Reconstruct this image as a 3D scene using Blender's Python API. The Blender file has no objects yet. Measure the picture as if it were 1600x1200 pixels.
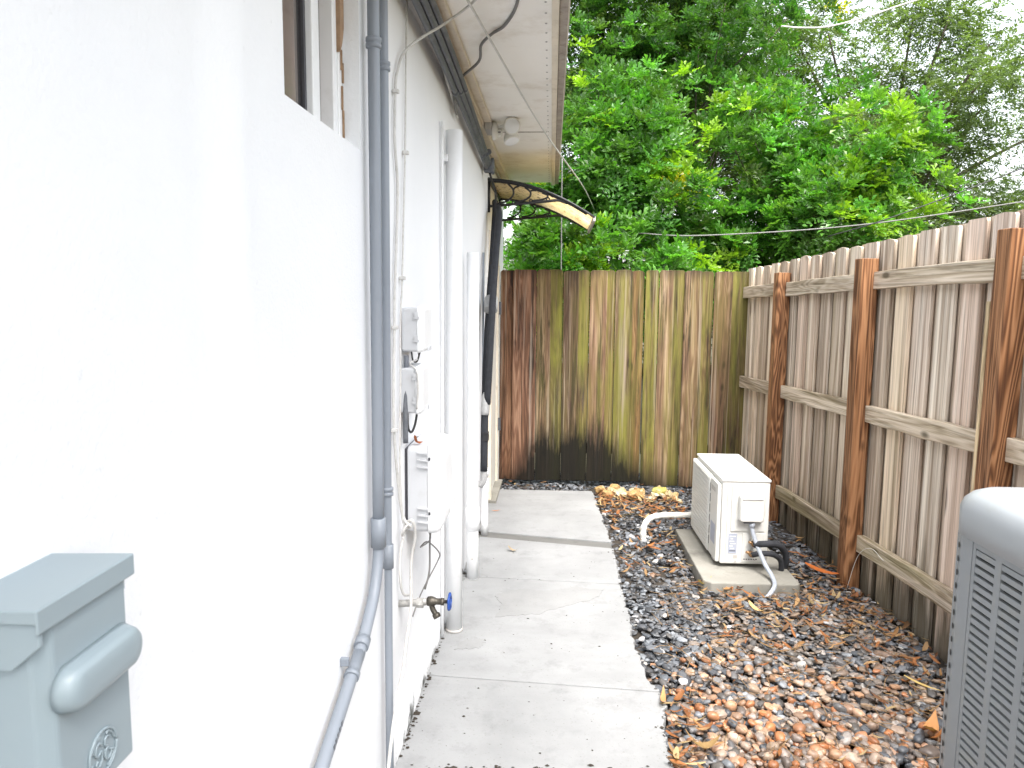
import bpy, bmesh, math, random
import numpy as np
from mathutils import Vector, Matrix
random.seed(7); RNG = np.random.default_rng(11)
R = math.radians
scn = bpy.context.scene; COL = scn.collection

# ------------------------------------------------------------------ camera, sky, sun, exposure
cam = bpy.data.cameras.new('camera'); cam_o = bpy.data.objects.new('camera', cam); COL.objects.link(cam_o)
cam.sensor_width = 36; cam.lens = 26.0; cam.clip_start = .02; cam.clip_end = 500
cam_o.location = (0, 0, 1.6)
cam_o.rotation_euler = (Matrix.Rotation(R(2.38), 3, 'Z') @ Matrix.Rotation(R(90 - 6.7), 3, 'X') @ Matrix.Rotation(R(0.5), 3, 'Z')).to_euler()
cam.dof.use_dof = True; cam.dof.focus_distance = 3.6; cam.dof.aperture_fstop = 13
scn.camera = cam_o
SUN_EL, SUN_AZ = 60, 160            # azimuth measured clockwise from +Y (the way the camera looks)
w = bpy.data.worlds.new('World'); scn.world = w; w.use_nodes = True
nt = w.node_tree; nt.nodes.clear()
sky = nt.nodes.new('ShaderNodeTexSky'); sky.sky_type = 'NISHITA'; sky.sun_disc = False
sky.sun_elevation = R(SUN_EL); sky.sun_rotation = R(SUN_AZ); sky.air_density = 1.3; sky.dust_density = 4; sky.ozone_density = 1
hs = nt.nodes.new('ShaderNodeHueSaturation'); hs.inputs['Saturation'].default_value = .32
bg = nt.nodes.new('ShaderNodeBackground'); bg.inputs['Strength'].default_value = .15
wo = nt.nodes.new('ShaderNodeOutputWorld')
nt.links.new(sky.outputs[0], hs.inputs['Color']); nt.links.new(hs.outputs[0], bg.inputs[0]); nt.links.new(bg.outputs[0], wo.inputs[0])
sun = bpy.data.lights.new('sun', 'SUN'); sun.energy = 1.2; sun.angle = R(30); sun.color = (1, .96, .9)
so = bpy.data.objects.new('sun', sun); COL.objects.link(so)
az, el = R(SUN_AZ), R(SUN_EL)
sdir = Vector((math.sin(az) * math.cos(el), math.cos(az) * math.cos(el), math.sin(el)))
so.rotation_euler = (-sdir).to_track_quat('-Z', 'Y').to_euler(); so.location = sdir * 30
vs = scn.view_settings; vs.view_transform = 'Standard'; vs.look = 'None'; vs.gamma = 1; vs.use_curve_mapping = False
vs.exposure = 1.96
scn.cycles.use_denoising = True; scn.cycles.max_bounces = 8; scn.cycles.diffuse_bounces = 5; scn.cycles.transparent_max_bounces = 8
scn.cycles.caustics_reflective = False; scn.cycles.caustics_refractive = False

# ------------------------------------------------------------------ object helpers
ANCH = {}
A_W = math.atan(.0205); WO = Vector((-.535, 0, 0)); M_W = Matrix.Translation(WO) @ Matrix.Rotation(-A_W, 4, 'Z')   # the house wall's own frame
def tag(o, label=None, cat=None, group=None, kind=None):
    if label: o['label'] = label
    if cat: o['category'] = cat
    if group: o['group'] = group
    if kind: o['kind'] = kind
    return o
def thing(name, label=None, cat=None, at=(0, 0, 0), frame=None, group=None, kind=None):
    o = bpy.data.objects.new(name, None); COL.objects.link(o); o.empty_display_size = .1
    M = frame if frame is not None else Matrix.Identity(4)
    o.matrix_world = M @ Matrix.Translation(Vector(at)); ANCH[o.name] = Vector(at)
    return tag(o, label, cat, group, kind)
def mesh_np(name, v, f):
    """v (n,3) array, f (m,3|4) int array"""
    me = bpy.data.meshes.new(name); v = np.asarray(v, np.float32); f = np.asarray(f, np.int32); k = f.shape[1]
    me.vertices.add(len(v)); me.vertices.foreach_set('co', v.ravel())
    me.loops.add(f.size); me.loops.foreach_set('vertex_index', f.ravel())
    me.polygons.add(len(f)); me.polygons.foreach_set('loop_start', np.arange(0, f.size, k, dtype=np.int32)); me.polygons.foreach_set('loop_total', np.full(len(f), k, np.int32))
    me.update(calc_edges=True); return me
def crom(pts, n=8):
    p = [Vector(q) for q in pts]
    if len(p) < 3: return p
    p = [p[0] * 2 - p[1]] + p + [p[-1] * 2 - p[-2]]; out = []
    for i in range(1, len(p) - 2):
        a, b, c, d = p[i - 1:i + 3]
        for k in range(n):
            t = k / n
            out.append(.5 * ((2 * b) + (c - a) * t + (2 * a - 5 * b + 4 * c - d) * t * t + (3 * b - a - 3 * c + d) * t ** 3))
    return out + [p[-2]]
class MB:
    def __init__(s): s.v = []; s.f = []; s.sm = []
    def add(s, v, f, smooth=False):
        o = len(s.v); s.v += [tuple(q) for q in v]; s.f += [[i + o for i in q] for q in f]; s.sm += [smooth] * len(f); return s
    def box(s, x0, x1, y0, y1, z0, z1):
        v = [(x, y, z) for z in (z0, z1) for y in (y0, y1) for x in (x0, x1)]
        return s.add(v, [(0, 2, 3, 1), (4, 5, 7, 6), (0, 1, 5, 4), (2, 6, 7, 3), (0, 4, 6, 2), (1, 3, 7, 5)])
    def prism(s, pts, ax, a, b, smooth=False):
        """outline of 2-D points extruded along axis ax from a to b; the outline gives the other two axes in x,y,z order"""
        def P(q, t): q = list(q); q.insert(ax, t); return tuple(q)
        n = len(pts); v = [P(q, a) for q in pts] + [P(q, b) for q in pts]
        f = [list(range(n))[::-1], [n + i for i in range(n)]] + [(i, (i + 1) % n, n + (i + 1) % n, n + i) for i in range(n)]
        o = len(s.v); s.add(v, f); return s
    def tube(s, pts, r, seg=10, smooth=True, n=8, cap=True, raw=False):
        p = [Vector(q) for q in pts] if raw else crom(pts, n)
        rr = r if callable(r) else (lambda t: r)
        up = Vector((0, 0, 1)); T0 = (p[1] - p[0]).normalized()
        if abs(T0.z) > .9: up = Vector((1, 0, 0))
        N = T0.cross(up).normalized(); v = []; m = len(p)
        for i in range(m):
            T = (p[min(i + 1, m - 1)] - p[max(i - 1, 0)]).normalized()
            N = (N - T * N.dot(T)).normalized(); B = T.cross(N); q = rr(i / (m - 1))
            for k in range(seg):
                a = 2 * math.pi * k / seg; v.append(p[i] + (N * math.cos(a) + B * math.sin(a)) * q)
        f = [(i * seg + k, i * seg + (k + 1) % seg, (i + 1) * seg + (k + 1) % seg, (i + 1) * seg + k) for i in range(m - 1) for k in range(seg)]
        s.add(v, f, smooth)
        if cap:
            o = len(s.v) - m * seg; s.f += [[o + k for k in range(seg)][::-1], [o + (m - 1) * seg + k for k in range(seg)]]; s.sm += [False, False]
        return s
    def lathe(s, prof, c, ax=2, seg=20, smooth=True):
        """prof: (radius, height along axis)"""
        v = []
        for r, h in prof:
            for k in range(seg):
                a = 2 * math.pi * k / seg; q = [r * math.cos(a), r * math.sin(a)]; q.insert(ax, h); v.append(Vector(q) + Vector(c))
        m = len(prof); f = [(i * seg + k, i * seg + (k + 1) % seg, (i + 1) * seg + (k + 1) % seg, (i + 1) * seg + k) for i in range(m - 1) for k in range(seg)]
        f += [list(range(seg))[::-1], [(m - 1) * seg + k for k in range(seg)]]
        o = len(s.sm); s.add(v, f, smooth); s.sm[-1] = s.sm[-2] = False; return s
    def loft(s, rings, smooth=True, cap=True):
        n = len(rings[0]); v = [q for r in rings for q in r]; m = len(rings)
        f = [(i * n + k, i * n + (k + 1) % n, (i + 1) * n + (k + 1) % n, (i + 1) * n + k) for i in range(m - 1) for k in range(n)]
        if cap: f += [list(range(n))[::-1], [(m - 1) * n + k for k in range(n)]]
        s.add(v, f, smooth)
        return s
    def build(s, name, mat, parent=None, at=None, frame=None, bev=0, seg=2, smooth_all=False):
        anc = ANCH[parent.name] if (parent is not None and parent.name in ANCH) else Vector(at or (0, 0, 0))
        me = bpy.data.meshes.new(name)
        me.from_pydata([tuple(Vector(q) - anc) for q in s.v], [], s.f); me.update()
        bm = bmesh.new(); bm.from_mesh(me); bmesh.ops.recalc_face_normals(bm, faces=bm.faces); bm.to_mesh(me); bm.free()
        me.polygons.foreach_set('use_smooth', [True] * len(s.f) if smooth_all else s.sm)
        o = bpy.data.objects.new(name, me); COL.objects.link(o)
        if mat: me.materials.append(mat)
        if parent is not None:
            o.parent = parent; ANCH[o.name] = anc
        else:
            o.matrix_world = (frame if frame is not None else Matrix.Identity(4)) @ Matrix.Translation(anc)
        if bev:
            b = o.modifiers.new('edge', 'BEVEL'); b.width = bev; b.segments = seg; b.limit_method = 'ANGLE'; b.angle_limit = R(40)
        return o
def rrect(cx, cy, w, d, r, z, n=5):
    out = []
    for sx, sy, a0 in ((1, 1, 0), (-1, 1, 90), (-1, -1, 180), (1, -1, 270)):
        for k in range(n + 1):
            a = R(a0 + 90 * k / n); out.append((cx + sx * (w / 2 - r) + r * math.cos(a), cy + sy * (d / 2 - r) + r * math.sin(a), z))
    return out

# ------------------------------------------------------------------ materials
class NT:
    def __init__(s, name):
        s.m = bpy.data.materials.new(name); s.m.use_nodes = True; s.t = s.m.node_tree; s.b = s.t.nodes['Principled BSDF']; s.out = s.t.nodes['Material Output']
    def n(s, typ, **k):
        nd = s.t.nodes.new(typ)
        for a, b in k.items():
            if a in nd.inputs.keys() if hasattr(nd.inputs, 'keys') else False: nd.inputs[a].default_value = b
            else: setattr(nd, a, b)
        return nd
    def l(s, a, b): s.t.links.new(a, b)
    def coord(s, kind='Object', scale=(1, 1, 1), rand=False, world=False):
        if world: src = s.n('ShaderNodeNewGeometry').outputs['Position']
        else: src = s.n('ShaderNodeTexCoord').outputs[kind]
        if rand:
            oi = s.n('ShaderNodeObjectInfo'); mu = s.n('ShaderNodeMath', operation='MULTIPLY'); s.l(oi.outputs['Random'], mu.inputs[0]); mu.inputs[1].default_value = 57.3
            ad = s.n('ShaderNodeVectorMath', operation='ADD'); s.l(src, ad.inputs[0]); s.l(mu.outputs[0], ad.inputs[1]); src = ad.outputs[0]
        mp = s.n('ShaderNodeMapping'); mp.inputs['Scale'].default_value = scale; s.l(src, mp.inputs['Vector']); return mp.outputs[0]
    def noise(s, vec, scale=5, detail=4, rough=.55, dist=0):
        nd = s.n('ShaderNodeTexNoise'); s.l(vec, nd.inputs['Vector']); nd.inputs['Scale'].default_value = scale; nd.inputs['Detail'].default_value = detail
        nd.inputs['Roughness'].default_value = rough; nd.inputs['Distortion'].default_value = dist; return nd.outputs['Fac']
    def ramp(s, fac, stops, interp='LINEAR'):
        nd = s.n('ShaderNodeValToRGB'); s.l(fac, nd.inputs[0]); cr = nd.color_ramp; cr.interpolation = interp
        while len(cr.elements) < len(stops): cr.elements.new(.5)
        for e, (p, c) in zip(cr.elements, stops): e.position = p; e.color = (*c, 1) if not isinstance(c, (int, float)) else (c, c, c, 1)
        return nd.outputs[0]
    def mix(s, fac, a, b, mode='MIX'):
        nd = s.n('ShaderNodeMix', data_type='RGBA', blend_type=mode)
        for i, x in ((0, fac), (6, a), (7, b)):
            if hasattr(x, 'links'): s.l(x, nd.inputs[i])
            elif isinstance(x, (int, float)): nd.inputs[i].default_value = x if i == 0 else (x, x, x, 1)
            else: nd.inputs[i].default_value = (*x, 1)
        return nd.outputs[2]
    def math(s, op, a, b=0.):
        nd = s.n('ShaderNodeMath', operation=op)
        for i, x in ((0, a), (1, b)):
            if hasattr(x, 'links'): s.l(x, nd.inputs[i])
            else: nd.inputs[i].default_value = x
        return nd.outputs[0]
    def bump(s, h, strength=.3, dist=.01):
        nd = s.n('ShaderNodeBump'); s.l(h, nd.inputs['Height']); nd.inputs['Strength'].default_value = strength; nd.inputs['Distance'].default_value = dist; s.l(nd.outputs[0], s.b.inputs['Normal'])
    def setc(s, c):
        if hasattr(c, 'links'): s.l(c, s.b.inputs['Base Color'])
        else: s.b.inputs['Base Color'].default_value = (*c, 1)
        return s
    def p(s, **k):
        for a, b in k.items():
            i = s.b.inputs[a.replace('_', ' ')]
            if hasattr(b, 'links'): s.l(b, i)
            else: i.default_value = b
        return s
def plain(name, c, rough=.5, var=.12, scale=9, metal=0, bump=0, spec=.5, dirt=None):
    m = NT(name); co = m.coord(rand=True)
    n = m.noise(co, scale, 5)
    col = m.mix(m.ramp(n, [(.3, 0.), (.75, 1.)]), tuple(x * (1 - var) for x in c), tuple(min(1, x * (1 + var)) for x in c))
    if dirt:
        d = m.ramp(m.noise(co, scale * 2.3, 6, .65), [(.52, 0.), (.72, 1.)]); col = m.mix(m.math('MULTIPLY', d, dirt[1]), col, dirt[0])
    m.setc(col).p(Roughness=rough, Metallic=metal, Specular_IOR_Level=spec)
    if bump: m.bump(m.noise(co, scale * 8, 4), bump, .004)
    return m.m
def stucco():
    m = NT('painted_stucco'); co = m.coord(); wp = m.coord(world=True)
    base = m.mix(m.ramp(m.noise(co, 1.3, 4), [(.3, 0.), (.7, 1.)]), (.765, .78, .80), (.82, .83, .84))
    sp = m.ramp(m.noise(co, 38, 3, .6), [(.70, 0.), (.76, 1.)])
    base = m.mix(m.math('MULTIPLY', sp, .25), base, (.50, .50, .48))
    sep = m.n('ShaderNodeSeparateXYZ'); m.l(wp, sep.inputs[0])
    st = m.noise(m.coord(scale=(1, 1, .7)), 6, 7, .75)
    lim = m.math('MULTIPLY', m.math('SUBTRACT', st, .46), .55)                # ragged top edge of the mildew
    k = m.ramp(m.math('MULTIPLY', m.math('SUBTRACT', lim, sep.outputs['Z']), 14), [(.0, 0.), (.6, 1.)])
    base = m.mix(m.math('MULTIPLY', k, .92), base, (.035, .036, .026))
    st2 = m.ramp(m.noise(m.coord(scale=(6, 6, .5)), 3.2, 5, .6), [(.63, 0.), (.8, 1.)])
    base = m.mix(m.math('MULTIPLY', st2, .13), base, (.42, .43, .36))
    m.setc(base).p(Roughness=.75, Specular_IOR_Level=.25)
    h = m.math('ADD', m.noise(co, 110, 3), m.math('MULTIPLY', m.noise(co, 7, 3), 2.2)); m.bump(h, .28, .004); return m.m
def wood(name, dark, mid, lite, axis=2, moss=False, rough=.8, rings=22., rot=False, streak=.5, rw=.2, damp_shade=0):
    """weathered boards; Object Info colour tints each board, its alpha sets how much algae it carries"""
    m = NT(name); s = [30., 30., 30.]; s[axis] = 1.1
    g = m.coord(scale=tuple(s), rand=True); s2 = [5., 5., 5.]; s2[axis] = .42; g2 = m.coord(scale=tuple(s2), rand=True)
    s3 = [140., 140., 140.]; s3[axis] = 2.5; g3 = m.coord(scale=tuple(s3), rand=True)
    big = m.noise(g2, 1.6, 3, .5, .8)
    ring = m.math('ADD', m.math('MULTIPLY', m.math('SINE', m.math('MULTIPLY', big, rings * 3.2)), .5), .5)
    fine = m.noise(g, 1, 6, .65); fib = m.noise(g3, 1, 3, .6)
    t = m.math('ADD', m.math('MULTIPLY', ring, rw), m.math('MULTIPLY', fine, 1 - rw))
    col = m.ramp(t, [(.22, dark), (.5, mid), (.78, lite)])
    oi = m.n('ShaderNodeObjectInfo'); col = m.mix(1., col, oi.outputs['Color'], 'MULTIPLY')
    s4 = [13., 13., 13.]; s4[axis] = .55
    st = m.ramp(m.noise(m.coord(scale=tuple(s4), rand=True), 1.3, 6, .7, .4), [(.50, 0.), (.60, 1.)])
    col = m.mix(m.math('MULTIPLY', st, streak), col, tuple(x * .5 for x in dark))
    s8 = [24., 24., 24.]; s8[axis] = .35
    ls = m.ramp(m.noise(m.coord(scale=tuple(s8), rand=True), 1.1, 5, .65), [(.56, 0.), (.64, 1.)]); col = m.mix(m.math('MULTIPLY', ls, .45), col, tuple(min(1, x * 1.15) for x in lite))
    s9 = [17., 17., 17.]; s9[axis] = .25
    ds = m.ramp(m.noise(m.coord(scale=tuple(s9), rand=True), 2.3, 5, .7), [(.58, 0.), (.66, 1.)]); col = m.mix(m.math('MULTIPLY', ds, streak * .8), col, tuple(x * .38 for x in dark))
    # knots
    kv = m.n('ShaderNodeTexVoronoi'); s5 = [6., 6., 6.]; s5[axis] = 2.6; m.l(m.coord(scale=tuple(s5), rand=True), kv.inputs['Vector']); kv.inputs['Scale'].default_value = 1.0
    kn = m.ramp(kv.outputs['Distance'], [(.06, 1.), (.13, 0.)]); col = m.mix(m.math('MULTIPLY', kn, .8), col, tuple(x * .35 for x in dark))
    if moss:
        s6 = [8., 8., 8.]; s6[axis] = .8
        mo = m.ramp(m.noise(m.coord(scale=tuple(s6), rand=True), 1.5, 6, .65, .3), [(.36, 0.), (.62, 1.)])
        gn = m.mix(m.noise(g, .7, 3), (.085, .085, .012), (.30, .29, .055))
        col = m.mix(m.math('MULTIPLY', mo, oi.outputs['Alpha']), col, gn)
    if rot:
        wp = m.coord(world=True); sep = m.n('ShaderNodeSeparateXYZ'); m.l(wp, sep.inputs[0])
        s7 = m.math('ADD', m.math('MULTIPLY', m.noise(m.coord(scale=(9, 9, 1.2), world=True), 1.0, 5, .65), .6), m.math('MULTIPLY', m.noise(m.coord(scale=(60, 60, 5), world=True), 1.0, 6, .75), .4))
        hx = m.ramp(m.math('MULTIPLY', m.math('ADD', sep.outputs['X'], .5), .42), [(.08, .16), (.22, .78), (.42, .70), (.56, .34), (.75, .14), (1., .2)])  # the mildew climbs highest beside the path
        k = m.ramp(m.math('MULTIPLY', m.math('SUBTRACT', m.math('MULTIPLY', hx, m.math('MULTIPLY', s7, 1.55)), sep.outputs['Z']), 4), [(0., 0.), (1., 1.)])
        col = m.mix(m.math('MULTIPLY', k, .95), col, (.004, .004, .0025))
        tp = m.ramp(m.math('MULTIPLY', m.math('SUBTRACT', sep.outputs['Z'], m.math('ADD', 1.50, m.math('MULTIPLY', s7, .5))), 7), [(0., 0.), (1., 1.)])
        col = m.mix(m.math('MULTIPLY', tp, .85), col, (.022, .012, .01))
    if damp_shade:  # damp stain plus shade below the bottom rail, painted into the boards
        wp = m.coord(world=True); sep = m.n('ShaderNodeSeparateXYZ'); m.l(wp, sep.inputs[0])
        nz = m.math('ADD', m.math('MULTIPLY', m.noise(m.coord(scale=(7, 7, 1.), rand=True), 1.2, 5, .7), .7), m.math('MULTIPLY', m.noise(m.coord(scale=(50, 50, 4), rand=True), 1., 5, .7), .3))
        k = m.ramp(m.math('MULTIPLY', m.math('SUBTRACT', m.math('MULTIPLY', m.math('SUBTRACT', nz, .25), damp_shade), sep.outputs['Z']), 4.), [(0., 0.), (1., 1.)])
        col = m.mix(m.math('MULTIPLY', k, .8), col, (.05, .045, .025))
    m.setc(col).p(Roughness=rough, Specular_IOR_Level=.3)
    m.bump(m.math('ADD', m.math('MULTIPLY', fib, .5), m.math('ADD', m.math('MULTIPLY', fine, .8), m.math('MULTIPLY', ring, .25))), .55, .006); return m.m
def concrete(name, a, b, spot=.35, rough=.8):
    m = NT(name); co = m.coord(world=True)
    col = m.mix(m.ramp(m.noise(co, 2.1, 6, .62, .3), [(.3, 0.), (.7, 1.)]), a, b)
    col = m.mix(m.math('MULTIPLY', m.ramp(m.noise(co, 7, 6, .7), [(.53, 0.), (.7, 1.)]), spot), col, tuple(x * .55 for x in a))
    col = m.mix(m.math('MULTIPLY', m.ramp(m.noise(co, 90, 3, .7), [(.62, 0.), (.7, 1.)]), .45), col, (.13, .12, .11))
    col = m.mix(m.math('MULTIPLY', m.ramp(m.noise(m.coord(world=True, scale=(1, 4.5, 1)), 1.6, 3, .5), [(.5, 0.), (.8, 1.)]), .28), col, tuple(x * .7 for x in a))
    m.setc(col).p(Roughness=rough, Specular_IOR_Level=.3); m.bump(m.math('ADD', m.noise(co, 160, 3), m.noise(co, 22, 4)), .35, .003); return m.m
def stone_mat(name, attr):
    m = NT(name)
    if attr: c = m.n('ShaderNodeAttribute', attribute_name='Col').outputs['Color']
    else: c = m.n('ShaderNodeObjectInfo').outputs['Color']
    co = m.coord(world=True); n = m.noise(co, 70, 5, .65)
    c = m.mix(m.ramp(n, [(.35, 0.), (.7, .75)]), c, m.mix(1., c, 1.7, 'MULTIPLY'))
    c = m.mix(m.math('MULTIPLY', m.ramp(m.noise(co, 24, 3), [(.55, 0.), (.7, 1.)]), .3), c, (.10, .08, .065))
    m.setc(c).p(Roughness=.42, Specular_IOR_Level=.55); m.bump(n, .4, .003); return m.m
def leaf_mat(name, rough=.38, trans=.35, spec=.5):
    m = NT(name); c = m.n('ShaderNodeAttribute', attribute_name='Col').outputs['Color']
    m.setc(c).p(Roughness=rough, Specular_IOR_Level=spec)
    tr = m.n('ShaderNodeBsdfTranslucent'); m.l(m.mix(1., c, (1.5, 1.7, .6), 'MULTIPLY'), tr.inputs[0])
    mx = m.n('ShaderNodeMixShader'); mx.inputs[0].default_value = trans; m.l(m.b.outputs[0], mx.inputs[1]); m.l(tr.outputs[0], mx.inputs[2]); m.l(mx.outputs[0], m.out.inputs[0]); return m.m
def glass_mat():
    m = NT('window_glass'); m.setc((.03, .03, .032)).p(Roughness=.05, Alpha=.22, Specular_IOR_Level=.8); return m.m
MT = {}
MT['stucco'] = stucco()
MT['white_pvc'] = plain('white_painted_pipe', (.82, .83, .84), .4, .03, 6, dirt=((.45, .44, .40), .22))
MT['grey_pvc'] = plain('grey_conduit', (.235, .262, .30), .42, .04, 4, dirt=((.28, .29, .31), .2))
MT['dark_conduit'] = plain('dark_grey_conduit', (.12, .13, .15), .5, .15, 7, dirt=((.3, .3, .3), .4))
MT['box_grey'] = plain('light_grey_plastic', (.55, .56, .58), .5, .04, 6, dirt=((.36, .35, .33), .25))
MT['box_white'] = plain('white_box_cover', (.78, .79, .80), .45, .03, 6, dirt=((.5, .5, .48), .2))
MT['ge'] = plain('grey_green_enamel', (.27, .33, .36), .34, .035, 4, dirt=((.32, .36, .36), .2))
MT['cream'] = plain('cream_trim_paint', (.72, .65, .54), .7, .08, 5, dirt=((.30, .21, .12), .35), bump=.2)
MT['frieze'] = plain('grey_frieze_board', (.46, .44, .42), .8, .12, 7, dirt=((.25, .21, .17), .4), bump=.3)
MT['fascia'] = plain('weathered_fascia', (.36, .32, .28), .85, .18, 14, dirt=((.12, .09, .07), .6), bump=.5)
MT['white_metal'] = plain('white_metal', (.72, .71, .66), .5, .04, 6, dirt=((.45, .42, .36), .25))
MT['black'] = plain('black_plastic', (.018, .018, .02), .45, .2, 20)
MT['foam'] = plain('black_foam_sleeve', (.024, .026, .032), .85, .25, 30, bump=.4)
MT['tape'] = plain('silver_tape', (.40, .40, .40), .4, .12, 60, bump=.5)
MT['wire_white'] = plain('white_cable', (.58, .57, .55), .5, .08, 25, dirt=((.3, .27, .23), .4))
MT['wire_grey'] = plain('grey_cable', (.17, .165, .16), .6, .15, 25)
MT['wire_black'] = plain('black_cable', (.03, .03, .03), .6, .2, 25)
MT['galv'] = plain('galvanised_pipe', (.42, .41, .39), .5, .2, 40, .5, dirt=((.75, .74, .72), .7))
MT['brass'] = plain('tarnished_brass', (.10, .09, .075), .5, .3, 40, .7)
MT['copper'] = plain('brass_valve', (.33, .20, .10), .4, .25, 40, .8)
MT['blue'] = plain('blue_handwheel', (.02, .07, .30), .4, .15, 30)
MT['ac_white'] = plain('ivory_enamel', (.66, .658, .63), .38, .02, 3, dirt=((.5, .48, .4), .2))
MT['ac_line'] = plain('dark_gap', (.10, .10, .09), .7, .1, 9)
MT['sticker'] = plain('grey_blue_sticker', (.40, .43, .52), .4, .1, 30)
MT['ink'] = plain('dark_print', (.06, .06, .07), .6, .1, 9)
MT['ac_grey'] = plain('grey_steel_enamel', (.225, .24, .252), .38, .03, 5, dirt=((.30, .29, .24), .35))
MT['ac_lid'] = plain('pale_grey_enamel_lid', (.33, .355, .375), .3, .04, 3, dirt=((.25, .24, .17), .3))
MT['ac_dark'] = plain('black_coil_fins', (.012, .013, .014), .6, .2, 60)
MT['whip'] = plain('grey_flexible_conduit', (.34, .37, .42), .45, .05, 10)
MT['hose'] = plain('white_corrugated_hose', (.72, .71, .66), .5, .06, 12, dirt=((.4, .36, .28), .3))
MT['concrete'] = concrete('path_concrete', (.235, .24, .243), (.31, .315, .318))
MT['joint'] = concrete('joint_mortar', (.12, .12, .115), (.17, .168, .16), .4)
MT['pad'] = concrete('pad_concrete', (.22, .21, .18), (.33, .32, .29), .6)
MT['soil'] = concrete('dark_soil', (.025, .02, .016), (.06, .05, .04), .3, .9)
MT['ground'] = concrete('yard_ground', (.09, .085, .05), (.14, .13, .08), .3, .95)
MT['gate_wood'] = wood('gate_board_wood', (.045, .028, .022), (.165, .112, .082), (.42, .35, .28), 2, True, rot=True, streak=.95, rw=.12)
MT['fence_wood'] = wood('fence_board_wood', (.24, .16, .105), (.70, .59, .475), (.88, .80, .69), 2, True, damp_shade=1.3, streak=.55, rw=.12)
MT['rail_wood'] = wood('rail_wood', (.16, .115, .07), (.50, .41, .31), (.76, .67, .56), 1, True, streak=.5)
MT['post_wood'] = wood('post_wood', (.085, .034, .015), (.24, .108, .046), (.42, .215, .105), 2, False, .6, 30., streak=.3, rw=.45)
MT['stone'] = stone_mat('stone_single', False); MT['stones'] = stone_mat('stone_mass', True)
MT['leaf'] = leaf_mat('glossy_leaf', .3, .42, .55); MT['fine_leaf'] = leaf_mat('fine_leaf', .5, .4, .3); MT['litter'] = leaf_mat('dry_leaf', .6, .12, .3)
MT['bark'] = plain('bark', (.075, .06, .045), .9, .35, 12, bump=.8)
MT['glass'] = glass_mat()
MT['reflection_sheet'] = plain('brown_reflection', (.78, .64, .56), .9, .2, 3)
MT['brown_patch'] = plain('bare_brown_plaster', (.33, .215, .13), .9, .35, 22, bump=.8)
MT['amber'] = NT('stained_canopy_sheet')
def _amber():
    m = MT['amber']; co = m.coord()
    c = m.mix(m.ramp(m.noise(co, 3, 4), [(.3, 0.), (.7, 1.)]), (.80, .68, .44), (.88, .80, .62))
    c = m.mix(m.math('MULTIPLY', m.ramp(m.noise(m.coord(scale=(1, 1, 1)), 26, 6, .75), [(.55, 0.), (.62, 1.)]), .85), c, (.07, .035, .012))
    c = m.mix(m.math('MULTIPLY', m.ramp(m.noise(m.coord(scale=(7, 1, 1)), 2.2, 4, .6), [(.60, 0.), (.68, 1.)]), .55), c, (.30, .15, .05))
    m.setc(c).p(Roughness=.35); tr = m.n('ShaderNodeBsdfTranslucent'); m.l(c, tr.inputs[0]); mx = m.n('ShaderNodeMixShader'); mx.inputs[0].default_value = .8
    m.l(m.b.outputs[0], mx.inputs[1]); m.l(tr.outputs[0], mx.inputs[2]); m.l(mx.outputs[0], m.out.inputs[0]); MT['amber'] = m.m
_amber()
MT['shingle'] = plain('roof_shingle', (.12, .11, .10), .9, .3, 30, bump=.5)
MT['soffit'] = plain('soffit_paint', (.90, .875, .83), .8, .05, 2, dirt=((.42, .33, .2), .3), bump=.15)
# ------------------------------------------------------------------ ground, path, gravel bed
def grid_sheet(name, x0, x1, y0, y1, z, mat):
    return MB().add([(x0, y0, z), (x1, y0, z), (x1, y1, z), (x0, y1, z)], [(0, 1, 2, 3)]).build(name, mat)
tag(grid_sheet('ground', -150, 150, -150, 200, -.09, MT['ground']), kind='structure')
def fence_x(y): return 1.72 + (6.35 - y) * .0459            # inner face of the board fence
def wall_x(y): return -.535 + .0205 * y
# path: cast slabs with a ragged outer edge
path = thing('path', kind='structure')
EDGE = [(-4, .46), (2.0, .455), (2.36, .462), (2.62, .470), (2.78, .503), (2.90, .497), (2.98, .468), (3.3, .440), (3.63, .455), (4.03, .455), (4.4, .462), (4.71, .464), (5.2, .450), (6.03, .424)]
def edge_x(y):
    for (a, xa), (b, xb) in zip(EDGE, EDGE[1:]):
        if a <= y <= b: return xa + (xb - xa) * (y - a) / (b - a)
    return EDGE[-1][1]
def slab(yl0, yr0, yl1, yr1, z1, zt=-.11, rough=.011):
    n = 60; L = []; rnd = random.Random(int(yl0 * 100))
    for i in range(n + 1):
        t = i / n; yl = yl0 + (yl1 - yl0) * t; yr = yr0 + (yr1 - yr0) * t
        L.append(((wall_x(yl) - .03, yl), (edge_x(yr) + rnd.uniform(-rough, rough), yr)))
    ring = [p for p, _ in L] + [q for _, q in L][::-1]
    # add points along the two joints so their edges wander
    top = [L[-1][0]] ; 
    m = MB(); m.prism(ring, 2, zt, z1)
    o = m.build('slab', MT['concrete'], path, bev=.005, seg=2); return o
slab(4.93, 4.745, 6.03, 6.03, .004); slab(4.10, 4.035, 4.82, 4.63, 0.); slab(2.975, 2.893, 4.093, 4.028, -.001); slab(2.33, 2.365, 2.969, 2.886, -.002); slab(-4., -4., 2.265, 2.305, -.006)
MB().prism([(-.47, 4.82), (.460, 4.63), (.462, 4.745), (-.47, 4.93)], 2, -.1, -.006).build('joint_strip', MT['joint'], path)
MB().prism([(-.47, 4.09), (.452, 4.027), (.452, 4.037), (-.47, 4.103)], 2, -.1, -.012).build('joint_strip', MT['joint'], path)
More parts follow.
